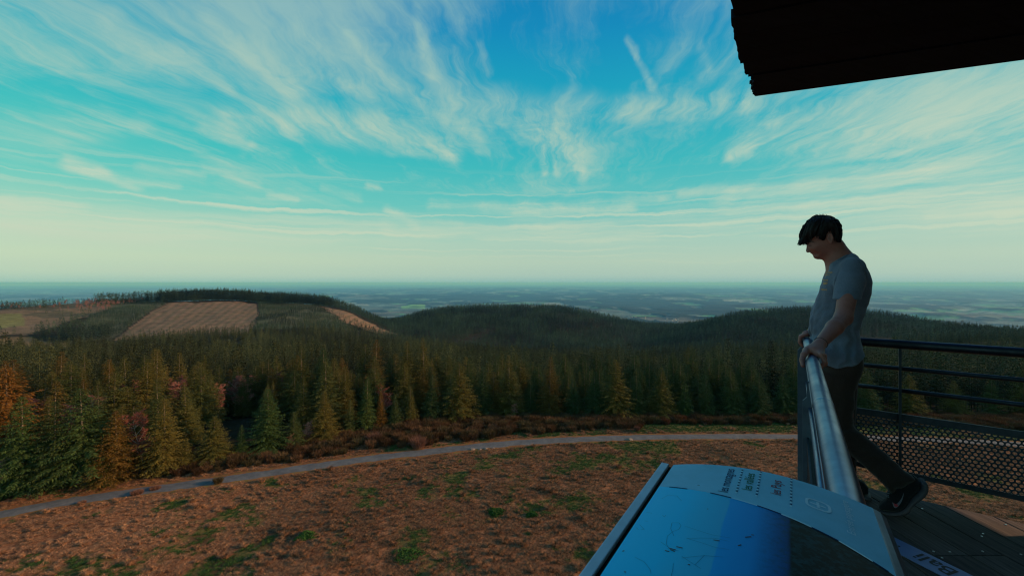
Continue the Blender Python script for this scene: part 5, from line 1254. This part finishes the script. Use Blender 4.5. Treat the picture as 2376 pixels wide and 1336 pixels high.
def build_body():
    f = Field((-.62, 2.36, -1.27), (.03, 3.60, .40), .0036)
    # skull and jaw
    skull = PX(cr1([(275, 700), (270, 560), (300, 430), (380, 310), (480, 240), (620, 205), (750, 215), (850, 300), (900, 400), (915, 520), (905, 640), (900, 740), (820, 860), (700, 960), (600, 1016), (520, 1018), (455, 1008), (420, 985), (412, 962), (418, 925), (385, 870), (345, 860), (320, 800), (275, 760)]), SH, 1)
    zf = lambda row: Ppx(1900, row, SH)[2]
    f.extr(skull, SH, ZI([zf(604), zf(590), zf(570), zf(550), zf(520), zf(500)], [.030, .052, .066, .074, .076, .060]), .056)
    nose = PX(cr1([(300, 700), (266, 735), (262, 790), (250, 835), (253, 866), (272, 884), (300, 880), (332, 872), (360, 840), (360, 760)]), SH, 1)
    f.extr(nose, SH, ZI([zf(586), zf(578), zf(568)], [.017, .016, .010]), .009, .008)
    lips = PX(cr1([(340, 870), (336, 893), (355, 908), (372, 912), (378, 922), (380, 936), (410, 946), (412, 960), (440, 970), (470, 900), (430, 860)]), SH, 1)
    f.extr(lips, SH, .026, .016, .008)
    chin = PX(cr1([(408, 958), (412, 978), (440, 1002), (500, 1012), (540, 960), (470, 930)]), SH, 1); f.extr(chin, SH, .026, .02, .015)
    f.cone(Ppx(*cr1([(430, 885)])[0], SH - .036), Ppx(*cr1([(372, 921)])[0], SH - .012), .0022, .0035, .003, 'cut')             # mouth line
    f.ell(Ppx(*cr1([(330, 735)])[0], SH - .036), (.013, .016, .010), .010, 'cut'); f.ell(Ppx(*cr1([(338, 745)])[0], SH - .031), (.011, .011, .010), .003)      # eye hollow and lowered lid
    f.ell(Ppx(*cr1([(330, 735)])[0], SH + .036), (.013, .016, .010), .010, 'cut'); f.ell(Ppx(*cr1([(338, 745)])[0], SH + .031), (.011, .011, .010), .003)
    f.ell(Ppx(*cr1([(320, 690)])[0], SH - .030), (.012, .02, .006), .008)                                                         # brow ridge
    f.ell(Ppx(*cr1([(430, 800)])[0], SH - .045), (.026, .016, .018), .03); f.ell(Ppx(*cr1([(430, 800)])[0], SH + .045), (.026, .016, .018), .03)              # cheeks
    f.ell(Ppx(*cr1([(296, 868)])[0], SH - .013), (.008, .006, .006), .004)                                                        # nostril wing
    for sg in (-1, 1):
        c = Ppx(*cr1([(725, 600)])[0], SH + sg * .078); f.ell(c, (.016, .010, .030), .004); f.ell((c[0] + .001, c[1] + sg * .010, c[2] + .004), (.009, .007, .018), .003, 'cut')
        f.ell((c[0] - .003, c[1] + sg * .004, c[2] - .026), (.008, .006, .009), .004)
    # neck
    f.cone(Ppx(1930, 572, SH), Ppx(1944, 618, 3.13), .052, .058, .03); f.cone(Ppx(1943, 578, SH), Ppx(1962, 606, 3.13), .040, .055, .03)
    # trunk inside the shirt
    f.cone(Ppx(1957, 640, 3.05), Ppx(1957, 640, 3.24), .07, .07, .04); f.cone(Ppx(1955, 660, 3.14), Ppx(1940, 780, 3.14), .085, .085, .04); f.cone(Ppx(1945, 790, 3.08), Ppx(1950, 850, 3.05), .07, .07, .04)
    f.cone(Ppx(1950, 850, 3.05), Ppx(1958, 990, 3.08), .06, .042, .03); f.cone(Ppx(1960, 1000, 3.09), Ppx(2080, 1112, 3.13), .04, .028, .02)
    f.cone(Ppx(1950, 850, 3.22), Ppx(1950, 1000, 3.25), .06, .042, .03); f.cone(Ppx(1950, 1000, 3.25), Ppx(1962, 1132, 3.27), .04, .028, .02)
    # left arm
    shl = Ppx(1975, 640, 2.965); elb = Ppx(1957, 737, 2.80); wri = Ppx(1901, 799, 2.545)
    f.cone(shl, elb, .048, .0385, .02)
    mid = tuple(np.array(elb) * .62 + np.array(wri) * .38); f.cone(elb, mid, .0375, .0375, .02); f.cone(mid, wri, .0375, .0250, .012)
    # left hand laid over the rail, thumb outside, fingers curling down the inner side
    aR, zR = -.073, -.367
    def ring(s, ang, rr): return (aR + rr * math.sin(ang), s, zR + rr * math.cos(ang))       # ang>0 outer side
    f.cone(wri, ring(2.485, -.15, .047), .0245, .0225, .01, sq=(1.15, 1, .8)); f.cone(wri, ring(2.47, -.75, .045), .022, .018, .01)
    f.cone(ring(2.50, .1, .047), ring(2.44, -.9, .043), .019, .0145, .01)
    f.cone(wri, ring(2.49, .55, .045), .020, .016, .01); f.cone(ring(2.485, .45, .046), ring(2.43, .85, .044), .0165, .0135, .008)
    f.cone(ring(2.43, .95, .043), ring(2.40, 1.45, .042), .0128, .0112, .004); f.cone(ring(2.40, 1.45, .042), ring(2.375, 1.95, .041), .0110, .0088, .003)
    for k, (sk, a0, a1, a2, rr) in enumerate(((2.425, -.75, -1.5, -2.2, .0095), (2.445, -1.0, -1.75, -2.5, .0098), (2.468, -1.1, -1.85, -2.6, .0093), (2.492, -1.1, -1.8, -2.45, .0082))):
        K0 = ring(2.475 + .008 * k, -.45 - .1 * k, .047); K1 = ring(sk, a0, .046 + .006 * (k == 1)); K2 = ring(sk - .004, a1, .045 + .003 * k); K3 = ring(sk - .002, a2, .040)
        f.cone(K0, K1, rr + .0025, rr + .001, .004); f.cone(K1, K2, rr + .0008, rr, .002); f.cone(K2, K3, rr, rr - .0012, .002)
    # right arm behind the trunk, hand gripping close to the corner
    she = Ppx(1962, 640, 3.32); el2 = Ppx(1945, 735, 3.44); wr2 = Ppx(1889, 769, 3.27)
    f.cone(she, el2, .052, .040, .02); f.cone(el2, wr2, .040, .026, .012)
    f.cone(wr2, ring(3.25, .25, .046), .024, .019, .01)
    for k, sk in enumerate((3.215, 3.236, 3.257, 3.278)):
        rr = (.0095, .0098, .0092, .0082)[k]; K0 = ring(sk, .15, .046); K1 = ring(sk - .002, .95, .047); K2 = ring(sk - .004, 1.7, .043); K3 = ring(sk - .004, 2.35, .040)
        f.cone(K0, K1, rr + .003, rr + .0005, .005); f.cone(K1, K2, rr + .0004, rr, .002); f.cone(K2, K3, rr, rr - .0015, .002)
    f.cone(ring(3.25, -.2, .046), ring(3.205, -.9, .043), .0135, .0115, .006); f.cone(ring(3.205, -.9, .043), ring(3.19, -1.5, .042), .011, .009, .003)
    return f.mesh('body', M_SKIN, person)
body = build_body()
NZ = lambda A, S, Z, sc_, amp, seed: (fbm(A * sc_ + S * sc_ * .6 + 50, Z * sc_ + S * sc_ * .4 + 50, seed, 3) - .5) * amp
def build_shirt():
    f = Field((-.62, 2.80, -.56), (.03, 3.50, .24), .0045)
    sil = [(1924, 614), (1921, 622), (1914, 640), (1909, 655), (1902, 675), (1890, 700), (1883, 722), (1881, 745), (1881, 770), (1883, 800), (1890, 830), (1898, 900), (1960, 910), (2003, 895), (2007, 850), (2004, 824), (2003, 812), (1997, 800), (1990, 783), (1990, 768), (1997, 748), (2005, 724), (2012, 698), (2017, 676), (2019, 655), (2015, 638), (2004, 618), (1992, 597), (1982, 589), (1970, 589), (1956, 598), (1940, 607)]
    zf = lambda row: Ppx(1950, row, 3.13)[2]
    wid = ZI([zf(880), zf(820), zf(780), zf(740), zf(700), zf(660), zf(635), zf(615), zf(602), zf(590)], [.162, .165, .150, .152, .166, .182, .180, .145, .110, .085])
    rad = ZI([zf(880), zf(780), zf(700), zf(640), zf(600)], [.100, .105, .105, .085, .045])
    def folds(A, S, Z):
        t = np.clip((Z - zf(770)) / .25, 0, 1); w = A * 1.0 + Z * .55
        return (np.clip((Z - zf(846)) / .05, .15, 1)) * 1.5 * (NZ(A, S, Z, 14, .012, 3) + .0028 * np.sin(A * 95 + NZ(A, S, Z, 9, 3.0, 5) * 4) * np.clip((zf(690) - Z) / .1, 0, 1) + .0035 * np.sin((Z * 60 + A * 45 + S * 10)) * np.clip(1 - np.abs(Z - zf(775)) / .07, 0, 1)).astype(np.float32)
    f.extr(PX(sil, 3.13, 1), 3.135, wid, rad, noise=folds)
    sl, X = f.block((-.62, 2.8, -.56), (.03, 3.5, zf(800)))
    ha = [Ppx(x_, y_, 3.10) for x_, y_ in ((2004, 822), (1990, 833), (1972, 843), (1945, 846), (1912, 842), (1890, 828))]; hem = np.interp(X[0][:, 0, 0], [p[0] for p in ha], [p[2] for p in ha])[:, None, None]
    hem = hem + .004 * np.sin(X[0] * 70 + X[1] * 40)
    F = f.F[sl]; F[:] = np.maximum(F, (hem - X[2]).astype(np.float32))
    # sleeves
    for (p0, p1, p2) in ((Ppx(1978, 622, 2.985), Ppx(1972, 655, 2.945), Ppx(1963, 700, 2.885)), (Ppx(1965, 622, 3.30), Ppx(1960, 655, 3.34), Ppx(1950, 690, 3.37))):
        f.cone(p0, p1, .060, .066, .03); f.cone(p1, p2, .066, .060, .012)
        d = np.array([0., 0., -1.]); zc = p2[2] + .012; e = np.array([0, 0, zc])
        _d = np.array(p2) - np.array(p1); pass
        # open hem: cut square to the arm
        sl, X = f.block(np.array(p2) - .10, np.array(p2) + .09)
        pl = -((X[0] - e[0]) * d[0] + (X[1] - e[1]) * d[1] + (X[2] - e[2]) * d[2]); rr = np.sqrt((X[0] - p2[0]) ** 2 + (X[1] - p2[1]) ** 2) ; near = (rr < .082) & (X[1] < 2.975 if p1[1] < 3 else X[1] > 3.32)
        F = f.F[sl]; f.F[sl] = np.where(near & (pl < .004), np.maximum(F, -pl), F)
    # armhole seam and sleeve creases
    for (L, r) in (([(1985, 594, 2.96), (1998, 610, 2.95), (2008, 632, 2.95), (2009, 655, 2.955), (2003, 680, 2.965)], .006), ([(1945, 622, 2.945), (1940, 650, 2.93), (1941, 680, 2.94)], .006)):
        P = [Ppx(*p) for p in L]
        for a, b in zip(P[:-1], P[1:]): f.cone(a, b, r, r, .010, 'cut')
    # neck opening
    f.cone(Ppx(1930, 588, 3.13), Ppx(1946, 607, 3.13), .050, .056, .004, 'cut')
    # hem underside
    return f.mesh('t_shirt', M_SHIRT, person)
shirt = build_shirt()
def build_jeans():
    f = Field((-.92, 2.90, -1.29), (-.02, 3.44, -.40), .005)
    zf = lambda row: Ppx(1960, row, 3.1)[2]
    pel = PX([(1905, 826), (1903, 860), (1905, 890), (1925, 905), (1960, 912), (1984, 892), (1992, 874), (1999, 856), (2002, 838), (1998, 820), (1950, 815)], 3.12, 1)
    f.extr(pel, 3.13, ZI([zf(900), zf(860), zf(820)], [.15, .16, .150]), .085, noise=lambda A, S, Z: NZ(A, S, Z, 16, .010, 7))
    sl_ = lambda row: float(np.interp(row, [830, 1000, 1140], [3.05, 3.08, 3.135]))
    leg = PX([(2001, 838), (1998, 858), (1987, 882), (1986, 905), (1982, 937), (1978, 957), (1977, 978), (1992, 1000), (2024, 1026), (2059, 1052), (2093, 1086), (2121, 1106), (2116, 1114), (2092, 1124), (2064, 1141), (2058, 1131), (2029, 1101), (1994, 1071), (1966, 1046), (1942, 1020), (1922, 985), (1908, 940), (1902, 890), (1905, 840)], sl_, 1)
    zz = [Ppx(1960, r, sl_(r))[2] for r in (1140, 1000, 830)]
    def fd(A, S, Z): return (NZ(A, S, Z, 22, .016, 9) + .004 * np.sin(Z * 85 + A * 30 + S * 30) * np.clip(1 - np.abs(Z + .80) / .12, 0, 1) + .003 * np.sin(Z * 60 - A * 80) * np.clip((-1.0 - Z) / .1, 0, 1)).astype(np.float32)
    f.extr(leg, ZI(zz, [3.135, 3.08, 3.05]), ZI([-1.22, -.85, -.5], [.052, .068, .086]), ZI([-1.22, -.85, -.5], [.046, .062, .075]), .01, noise=fd)
    a = Ppx(1948, 880, 3.22); b = Ppx(1950, 1000, 3.25); c = Ppx(1961, 1128, 3.27)
    f.cone(a, b, .088, .068, .02); f.cone(b, c, .068, .058, .02)
    sl, X = f.block((-.92, 3.15, -1.30), (-.02, 3.44, -1.20)); f.F[sl] = np.maximum(f.F[sl], (-1.215 - X[2]) + 0 * X[0] + 0 * X[1])
    return f.mesh('jeans', M_JEANS, person)
jeans = build_jeans()
cr4 = lambda L: [(1980 + x / 5.22, 1080 + y / 5.22) for x, y in L]
def build_shoes():
    sN = 3.138
    f = Field((-.92, 3.05, -1.30), (-.30, 3.23, -.98), .003)
    f.extr(PX(cr4([(302, 490), (312, 470), (345, 440), (395, 405), (410, 390), (400, 350), (425, 300), (520, 180), (700, 90), (800, 165), (812, 255), (740, 330), (690, 385), (630, 485), (565, 528), (480, 540), (400, 535), (320, 520)]), sN, 1), sN, .042, .034, noise=lambda A, S, Z: NZ(A, S, Z, 30, .004, 2))
    f.mesh('shoe', M_SHOE, person)
    f = Field((-.92, 3.05, -1.31), (-.30, 3.23, -.98), .003)
    f.extr(PX(cr4([(303, 505), (318, 518), (400, 532), (480, 536), (555, 522), (618, 480), (655, 425), (690, 370), (745, 318), (805, 258), (800, 205), (795, 165), (862, 175), (885, 195), (897, 262), (870, 330), (790, 400), (725, 445), (700, 468), (680, 520), (648, 552), (565, 578), (430, 575), (345, 548), (306, 524)]), sN, 1), sN, .049, .018)
    so = f.mesh('sole', M_SOLE, person)
    # planted right foot
    f = Field((-.46, 3.17, ZD - .005), (-.02, 3.37, -1.10), .004); cx = Ppx(1965, 1125, 3.27)[0]
    prof = [(cx - .10, 0, ZD + .02), (cx - .10, 0, ZD + .085), (cx - .02, 0, ZD + .12), (cx + .03, 0, ZD + .10), (cx + .12, 0, ZD + .055), (cx + .185, 0, ZD + .03), (cx + .185, 0, ZD + .012), (cx, 0, ZD + .010)]
    f.extr(chaikin(prof, 1), 3.27, .042, .03); f.mesh('shoe', M_SHOE, person)
    f = Field((-.46, 3.17, ZD - .005), (-.02, 3.37, -1.10), .004)
    f.extr(chaikin([(cx - .115, 0, ZD + .004), (cx - .11, 0, ZD + .03), (cx + .19, 0, ZD + .024), (cx + .20, 0, ZD + .012), (cx + .17, 0, ZD + .003), (cx - .08, 0, ZD + .001)], 1), 3.27, .048, .012); f.mesh('sole', M_SOLE, person)
    return so
build_shoes()
from mathutils.bvhtree import BVHTree
def build_hair():
    f = Field((-.48, 2.98, .06), (.02, 3.27, .45), .003)
    top = cr1([(130, 640), (120, 600), (128, 540), (152, 455), (192, 372), (250, 302), (330, 226), (440, 172), (540, 160), (650, 172), (750, 184), (850, 262), (908, 335), (934, 400), (938, 540), (924, 620), (918, 705), (870, 700), (835, 690), (800, 660), (792, 560), (780, 510), (700, 500), (660, 540), (645, 590), (600, 620), (568, 652), (540, 640), (500, 590), (440, 585), (390, 620), (350, 660), (290, 715), (260, 735), (215, 715), (185, 712), (140, 748), (98, 728), (120, 690), (108, 660)])
    zf = lambda row: Ppx(1900, row, SH)[2]
    hn = lambda A, S, Z: (NZ(A, S, Z, 50, .010, 4) + .0022 * np.sin((A * .8 + Z * .3) * 260 + S * 190)).astype(np.float32)
    fr = [p for p in top if p[0] < 1882] + cr1([(400, 620), (420, 300), (330, 226)])
    fringe = cr1([(130, 640), (120, 600), (128, 540), (152, 455), (192, 372), (250, 302), (330, 226), (440, 172), (520, 300), (480, 500), (440, 585), (390, 620), (350, 660), (290, 715), (260, 735), (215, 715), (185, 712), (140, 748), (98, 728), (120, 690), (108, 660)])
    f.extr(PX(fringe, SH, 1), SH, ZI([zf(570), zf(555), zf(530), zf(503)], [.052, .060, .066, .045]), .045, noise=hn)
    back = cr1([(250, 302), (330, 226), (440, 172), (540, 160), (650, 172), (750, 184), (850, 262), (908, 335), (934, 400), (938, 540), (924, 620), (918, 705), (870, 700), (835, 690), (800, 660), (792, 560), (780, 510), (700, 500), (660, 530), (645, 590), (620, 640), (568, 672), (530, 650), (490, 595), (430, 588), (360, 630), (300, 640), (240, 520)])
    f.extr(PX(back, SH, 1), SH, ZI([zf(570), zf(560), zf(540), zf(520), zf(503), zf(497)], [.082, .089, .093, .089, .064, .045]), ZI([zf(572), zf(555), zf(535), zf(510)], [.012, .022, .045, .055]), .010, noise=hn)
    h = f.mesh('hair', M_HAIR, person)
    b = MB(); q = np.random.RandomState(5)
    def strand(p0, p1, p2, s, r=.0016):
        A = [Ppx(*cr1([p])[0], s) for p in (p0, p1, p2)]; b.tube([Wd(x[1], x[0], x[2]) for x in A], [r * 1.3, r, .0003], 5, False)
    for k in range(70):
        x0 = q.uniform(120, 260); s = SH + q.uniform(-.06, .06); strand((x0 + 30, 600 + q.uniform(-40, 30)), (x0 - 5, 665 + q.uniform(-10, 20)), (x0 - 28 + q.uniform(-18, 15), 722 + q.uniform(-25, 28) - max(0, (x0 - 180) * .05)), s, .0022)
    for k in range(14):
        x0 = q.uniform(440, 660); s = SH + q.uniform(-.04, .04); strand((x0, 185), (x0 + q.uniform(-20, 15), 160), (x0 + q.uniform(-50, 40), 128 + q.uniform(0, 34)), s, .0013)
    for k in range(40):
        x0 = q.uniform(150, 420); y0 = 600 - (x0 - 120) * 1.05; s = SH + q.uniform(-.05, .05); strand((x0 + 20, y0), (x0, y0 + 5 - 10), (x0 - 14, y0 + 18), s, .0018)
    for k in range(30):
        x0 = q.uniform(500, 600); strand((x0, 560), (x0 + 4, 610), (x0 + q.uniform(-8, 8), 650 - abs(x0 - 565) * .6), SH - .078 + q.uniform(-.003, .003), .0015)
    bv = BVHTree.FromPolygons([v.co for v in h.data.vertices], [p.vertices[:] for p in h.data.polygons])
    for k in range(190):
        x0 = q.uniform(330, 820); y0 = q.uniform(170, 330) if x0 < 700 else q.uniform(200, 360)
        if x0 < 560 or q.rand() < .35: x3 = q.uniform(100, 420) if x0 < 560 else q.uniform(420, 600); y3 = (735 if x3 < 260 else 735 - (x3 - 260) * .9 if x3 < 420 else 600 + 40 * q.rand()) + q.uniform(-40, 30)
        else: x3 = q.uniform(620, 935); y3 = (520 if x3 < 800 else 700) + q.uniform(-40, 15)
        pts = []; last = None
        for t in np.linspace(0, 1, 7):
            x = x0 + (x3 - x0) * t ** 1.1; y = y0 + (y3 - y0) * t ** 1.5 ; a_, s_, z_ = Ppx(*cr1([(x, y)])[0], SH - .05)
            hit = bv.ray_cast(Wd(2.3, a_, z_), Wd(1, 0, 0).normalized())
            if hit[0] is not None: last = (hit[0] - Wd(0, a_, z_)).dot(Wd(1, 0, 0)); p = hit[0] - Wd(.0015 + .002 * q.rand(), 0, 0)
            elif last is not None: p = Wd(last - .001, a_, z_)
            else: continue
            pts.append(p)
        if len(pts) > 3: r_ = q.uniform(.0020, .0042); b.tube(pts, [r_ * .5] + [r_] * (len(pts) - 3) + [r_ * .6, .0003], 5, False)
    st = b.build('strands', simple_mat('hair_strands', (.009, .007, .009), .6, var=.5, scale=150, spec=.25), h, True)
    return h
hair = build_hair()
from mathutils.bvhtree import BVHTree
def decal(target, pts3, name, mat, parent, off=.0012, sub=True):
    """thin patch wrapped on the near side of a part; pts3: list of polygons as (a, z) pairs"""
    dg = bpy.context.evaluated_depsgraph_get(); bv = BVHTree.FromPolygons([v.co for v in target.data.vertices], [p.vertices[:] for p in target.data.polygons])
    V = []; F = []
    for poly in pts3:
        idx = []
        for (a, z) in poly:
            hit = bv.ray_cast(Wd(2.3, a, z), Wd(1, 0, 0) - Wd(0, 0, 0))
            if hit[0] is None: idx = []; break
            idx.append(len(V)); V.append(tuple(hit[0] + hit[1] * off if hit[1].dot(Wd(1, 0, 0)) < 0 else hit[0] - hit[1] * off))
        if idx: F.append(tuple(idx))
    me = bpy.data.meshes.new(name); me.from_pydata(V, [], F); me.materials.append(mat); return obj(name, me, parent)
az = lambda L, s: [(Ppx(x, y, s)[0], Ppx(x, y, s)[2]) for x, y in L]
shoe = [o for o in person.children if o.name.startswith('shoe')][0]
M_RED = simple_mat('red_print', (.42, .03, .05), .5); M_PALE = simple_mat('pale_print', (.13, .13, .18), .5); M_ORP = simple_mat('orange_print', (.50, .25, .12), .8, var=.3, scale=200); M_BROW = simple_mat('brow_hair', (.012, .008, .008), .8)
sw = cr4([(474, 444), (486, 500), (512, 512), (545, 495), (580, 440), (604, 385), (614, 322), (592, 375), (558, 432), (525, 462), (495, 464)])
swp = az(sw, 3.095); n = len(swp)
def strip_polys(top, bot, m=10):
    tp = np.array(top); bt = np.array(bot); t = np.linspace(0, 1, m)
    f = lambda P: np.stack([np.interp(t, np.linspace(0, 1, len(P)), P[:, k]) for k in (0, 1)], 1)
    A, B = f(tp), f(bt); return [[tuple(A[i]), tuple(A[i + 1]), tuple(B[i + 1]), tuple(B[i])] for i in range(m - 1)]
up_ = [swp[i] for i in (0, 10, 9, 8, 7, 6)]; lo_ = [swp[i] for i in (0, 1, 2, 3, 4, 5, 6)]
decal(shoe, strip_polys(up_, lo_), 'swoosh', M_PALE, person, .0010)
c_ = np.mean(np.array(swp), 0); inner = [tuple(np.array(p) * .80 + c_ * .20 + np.array([.0, -.001])) for p in swp]
decal(shoe, strip_polys([inner[i] for i in (0, 10, 9)], [inner[i] for i in (0, 1, 2, 3)], 8), 'swoosh', M_RED, person, .0022)
# laces
b = MB()
for k, (x, y) in enumerate(((402, 352), (412, 330), (428, 308), (405, 372))):
    P = [Ppx(*cr4([p])[0], 3.138 + d) for p, d in (((x + 22, y + 6), -.03), ((x, y), -.012), ((x, y), .012), ((x + 22, y + 6), .03))]; b.tube([Wd(p[1], p[0], p[2]) for p in P], .003, 6)
b.build('laces', M_PALE, person, True)
# lettering patch on the chest (three short worn rows, seen edge-on)
rows_ = []
cr6 = lambda x, y: (1870 + x / 4.77, 580 + y / 4.77)
q = np.random.RandomState(8)
for (y0, y1, xa, xb, n_) in ((238, 262, 218, 292, 6), (268, 282, 210, 262, 4), (322, 345, 196, 246, 4), (350, 385, 182, 240, 4), (425, 452, 172, 232, 5)):
    for i in range(n_ * 3):
        xx = xa + (xb - xa) * (i + .1 * q.rand()) / n_ / 3; xw = (xb - xa) / n_ / 3 * q.uniform(.55, 1.25); ya = y0 + (y1 - y0) * q.uniform(0, .35); yb = y1 - (y1 - y0) * q.uniform(0, .35)
        rows_.append(az([cr6(xx, ya), cr6(xx + xw, ya + q.uniform(-3, 3)), cr6(xx + xw, yb), cr6(xx, yb + q.uniform(-3, 3))], 3.02)); continue
        P = [cr6(xx, y0), cr6(xx + xw * .45, y0), cr6(xx + xw * .45, y1), cr6(xx, y1)]; rows_.append(az(P, 3.02))
        P = [cr6(xx, y0), cr6(xx + xw, y0), cr6(xx + xw, y0 + 5), cr6(xx, y0 + 5)]; rows_.append(az(P, 3.02))
        if i % 2: P = [cr6(xx, y1 - 5), cr6(xx + xw, y1 - 5), cr6(xx + xw, y1), cr6(xx, y1)]; rows_.append(az(P, 3.02))
decal(shirt, rows_, 'chest_print', M_ORP, shirt, .002)
decal(body, strip_polys(az(cr1([(292, 702), (320, 676), (370, 672), (408, 690)]), SH - .03), az(cr1([(296, 712), (322, 692), (370, 686), (408, 696)]), SH - .03), 8), 'eyebrow', M_BROW, person, .0012)
decal(body, strip_polys(az(cr1([(300, 752), (330, 764), (362, 752)]), SH - .03), az(cr1([(298, 758), (330, 772), (364, 757)]), SH - .03), 6), 'eyelashes', M_BROW, person, .0015)
# bracelets
def bracelet(c, axis, r, th, mat, nm, wob=0.0):
    c = Vector(c); axis = Vector(axis).normalized(); u = axis.cross(Vector((0, 0, 1))).normalized(); v = axis.cross(u); b = MB()
    pts = [c + (u * math.cos(t) + v * math.sin(t)) * r + axis * math.sin(2 * t) * wob for t in np.linspace(0, 2 * math.pi, 25)]
    b.tube(pts, th, 6, False); b.build(nm, mat, person, True)
M_GOLD = simple_mat('gold_chain', (.75, .55, .25), .3, 1.0, .4, 300); M_CORD = simple_mat('dark_cord', (.01, .008, .01), .8)
w0 = Ppx(1904, 796, 2.562); w1 = Ppx(1915, 784, 2.62)
cen = Wd(w0[1], w0[0], w0[2]); bracelet(cen, Wd(w1[1], w1[0], w1[2]) - cen, .0285, .0020, M_CORD, 'bracelet', .003)
w0 = Ppx(1884, 774, 3.262); w1 = Ppx(1900, 764, 3.30); cen = Wd(w0[1], w0[0], w0[2]); bracelet(cen, Wd(w1[1], w1[0], w1[2]) - cen, .031, .0040, M_GOLD, 'bracelet', .002)
# collar rib
b = MB(); cA = Ppx(1945, 604, 3.13); ax = Vector((-.55, 0, 1)); cw = Wd(cA[1], cA[0], cA[2])
e1 = (Wd(0, 1, 0) - Wd(0, 0, 0)); nrm_ = (Vector((0, 0, 1)) * .82 + e1 * .57).normalized(); sdir = Wd(1, 0, 0).normalized(); fdir = nrm_.cross(sdir)
pts = [cw + sdir * .066 * math.cos(t) + fdir * .062 * math.sin(t) for t in np.linspace(0, 2 * math.pi, 33)]; b.tube(pts, .0065, 8, False); b.build('collar', M_SHIRT, shirt, True)
# ------------------------------------------------------------------ haze
def haze():
    b = MB(); S = 155000.0
    b.box((0, 0, (12 + -960) / 2), (S, 0, 0), (0, S, 0), (0, 0, (12 + 960) / 2))
    me = bpy.data.meshes.new('haze'); me.from_pydata(b.v, [], b.f)
    m = bpy.data.materials.new('haze'); m.use_nodes = True; m.node_tree.nodes.clear(); g = NT(m.node_tree)
    o = g.node('ShaderNodeOutputMaterial'); v = g.node('ShaderNodeVolumePrincipled')
    v.inputs['Color'].default_value = (0.17, 0.54, 1.0, 1); v.inputs['Density'].default_value = HAZE_D; v.inputs['Anisotropy'].default_value = 0.0; v.inputs['Absorption Color'].default_value = (0.50, 0.93, 1.0, 1)
    g.l.new(v.outputs[0], o.inputs['Volume']); me.materials.append(m)
    h = obj('haze', me); tag(h, kind='stuff')
    h.display_type = 'WIRE'
HAZE_D = 3.6e-5
haze()
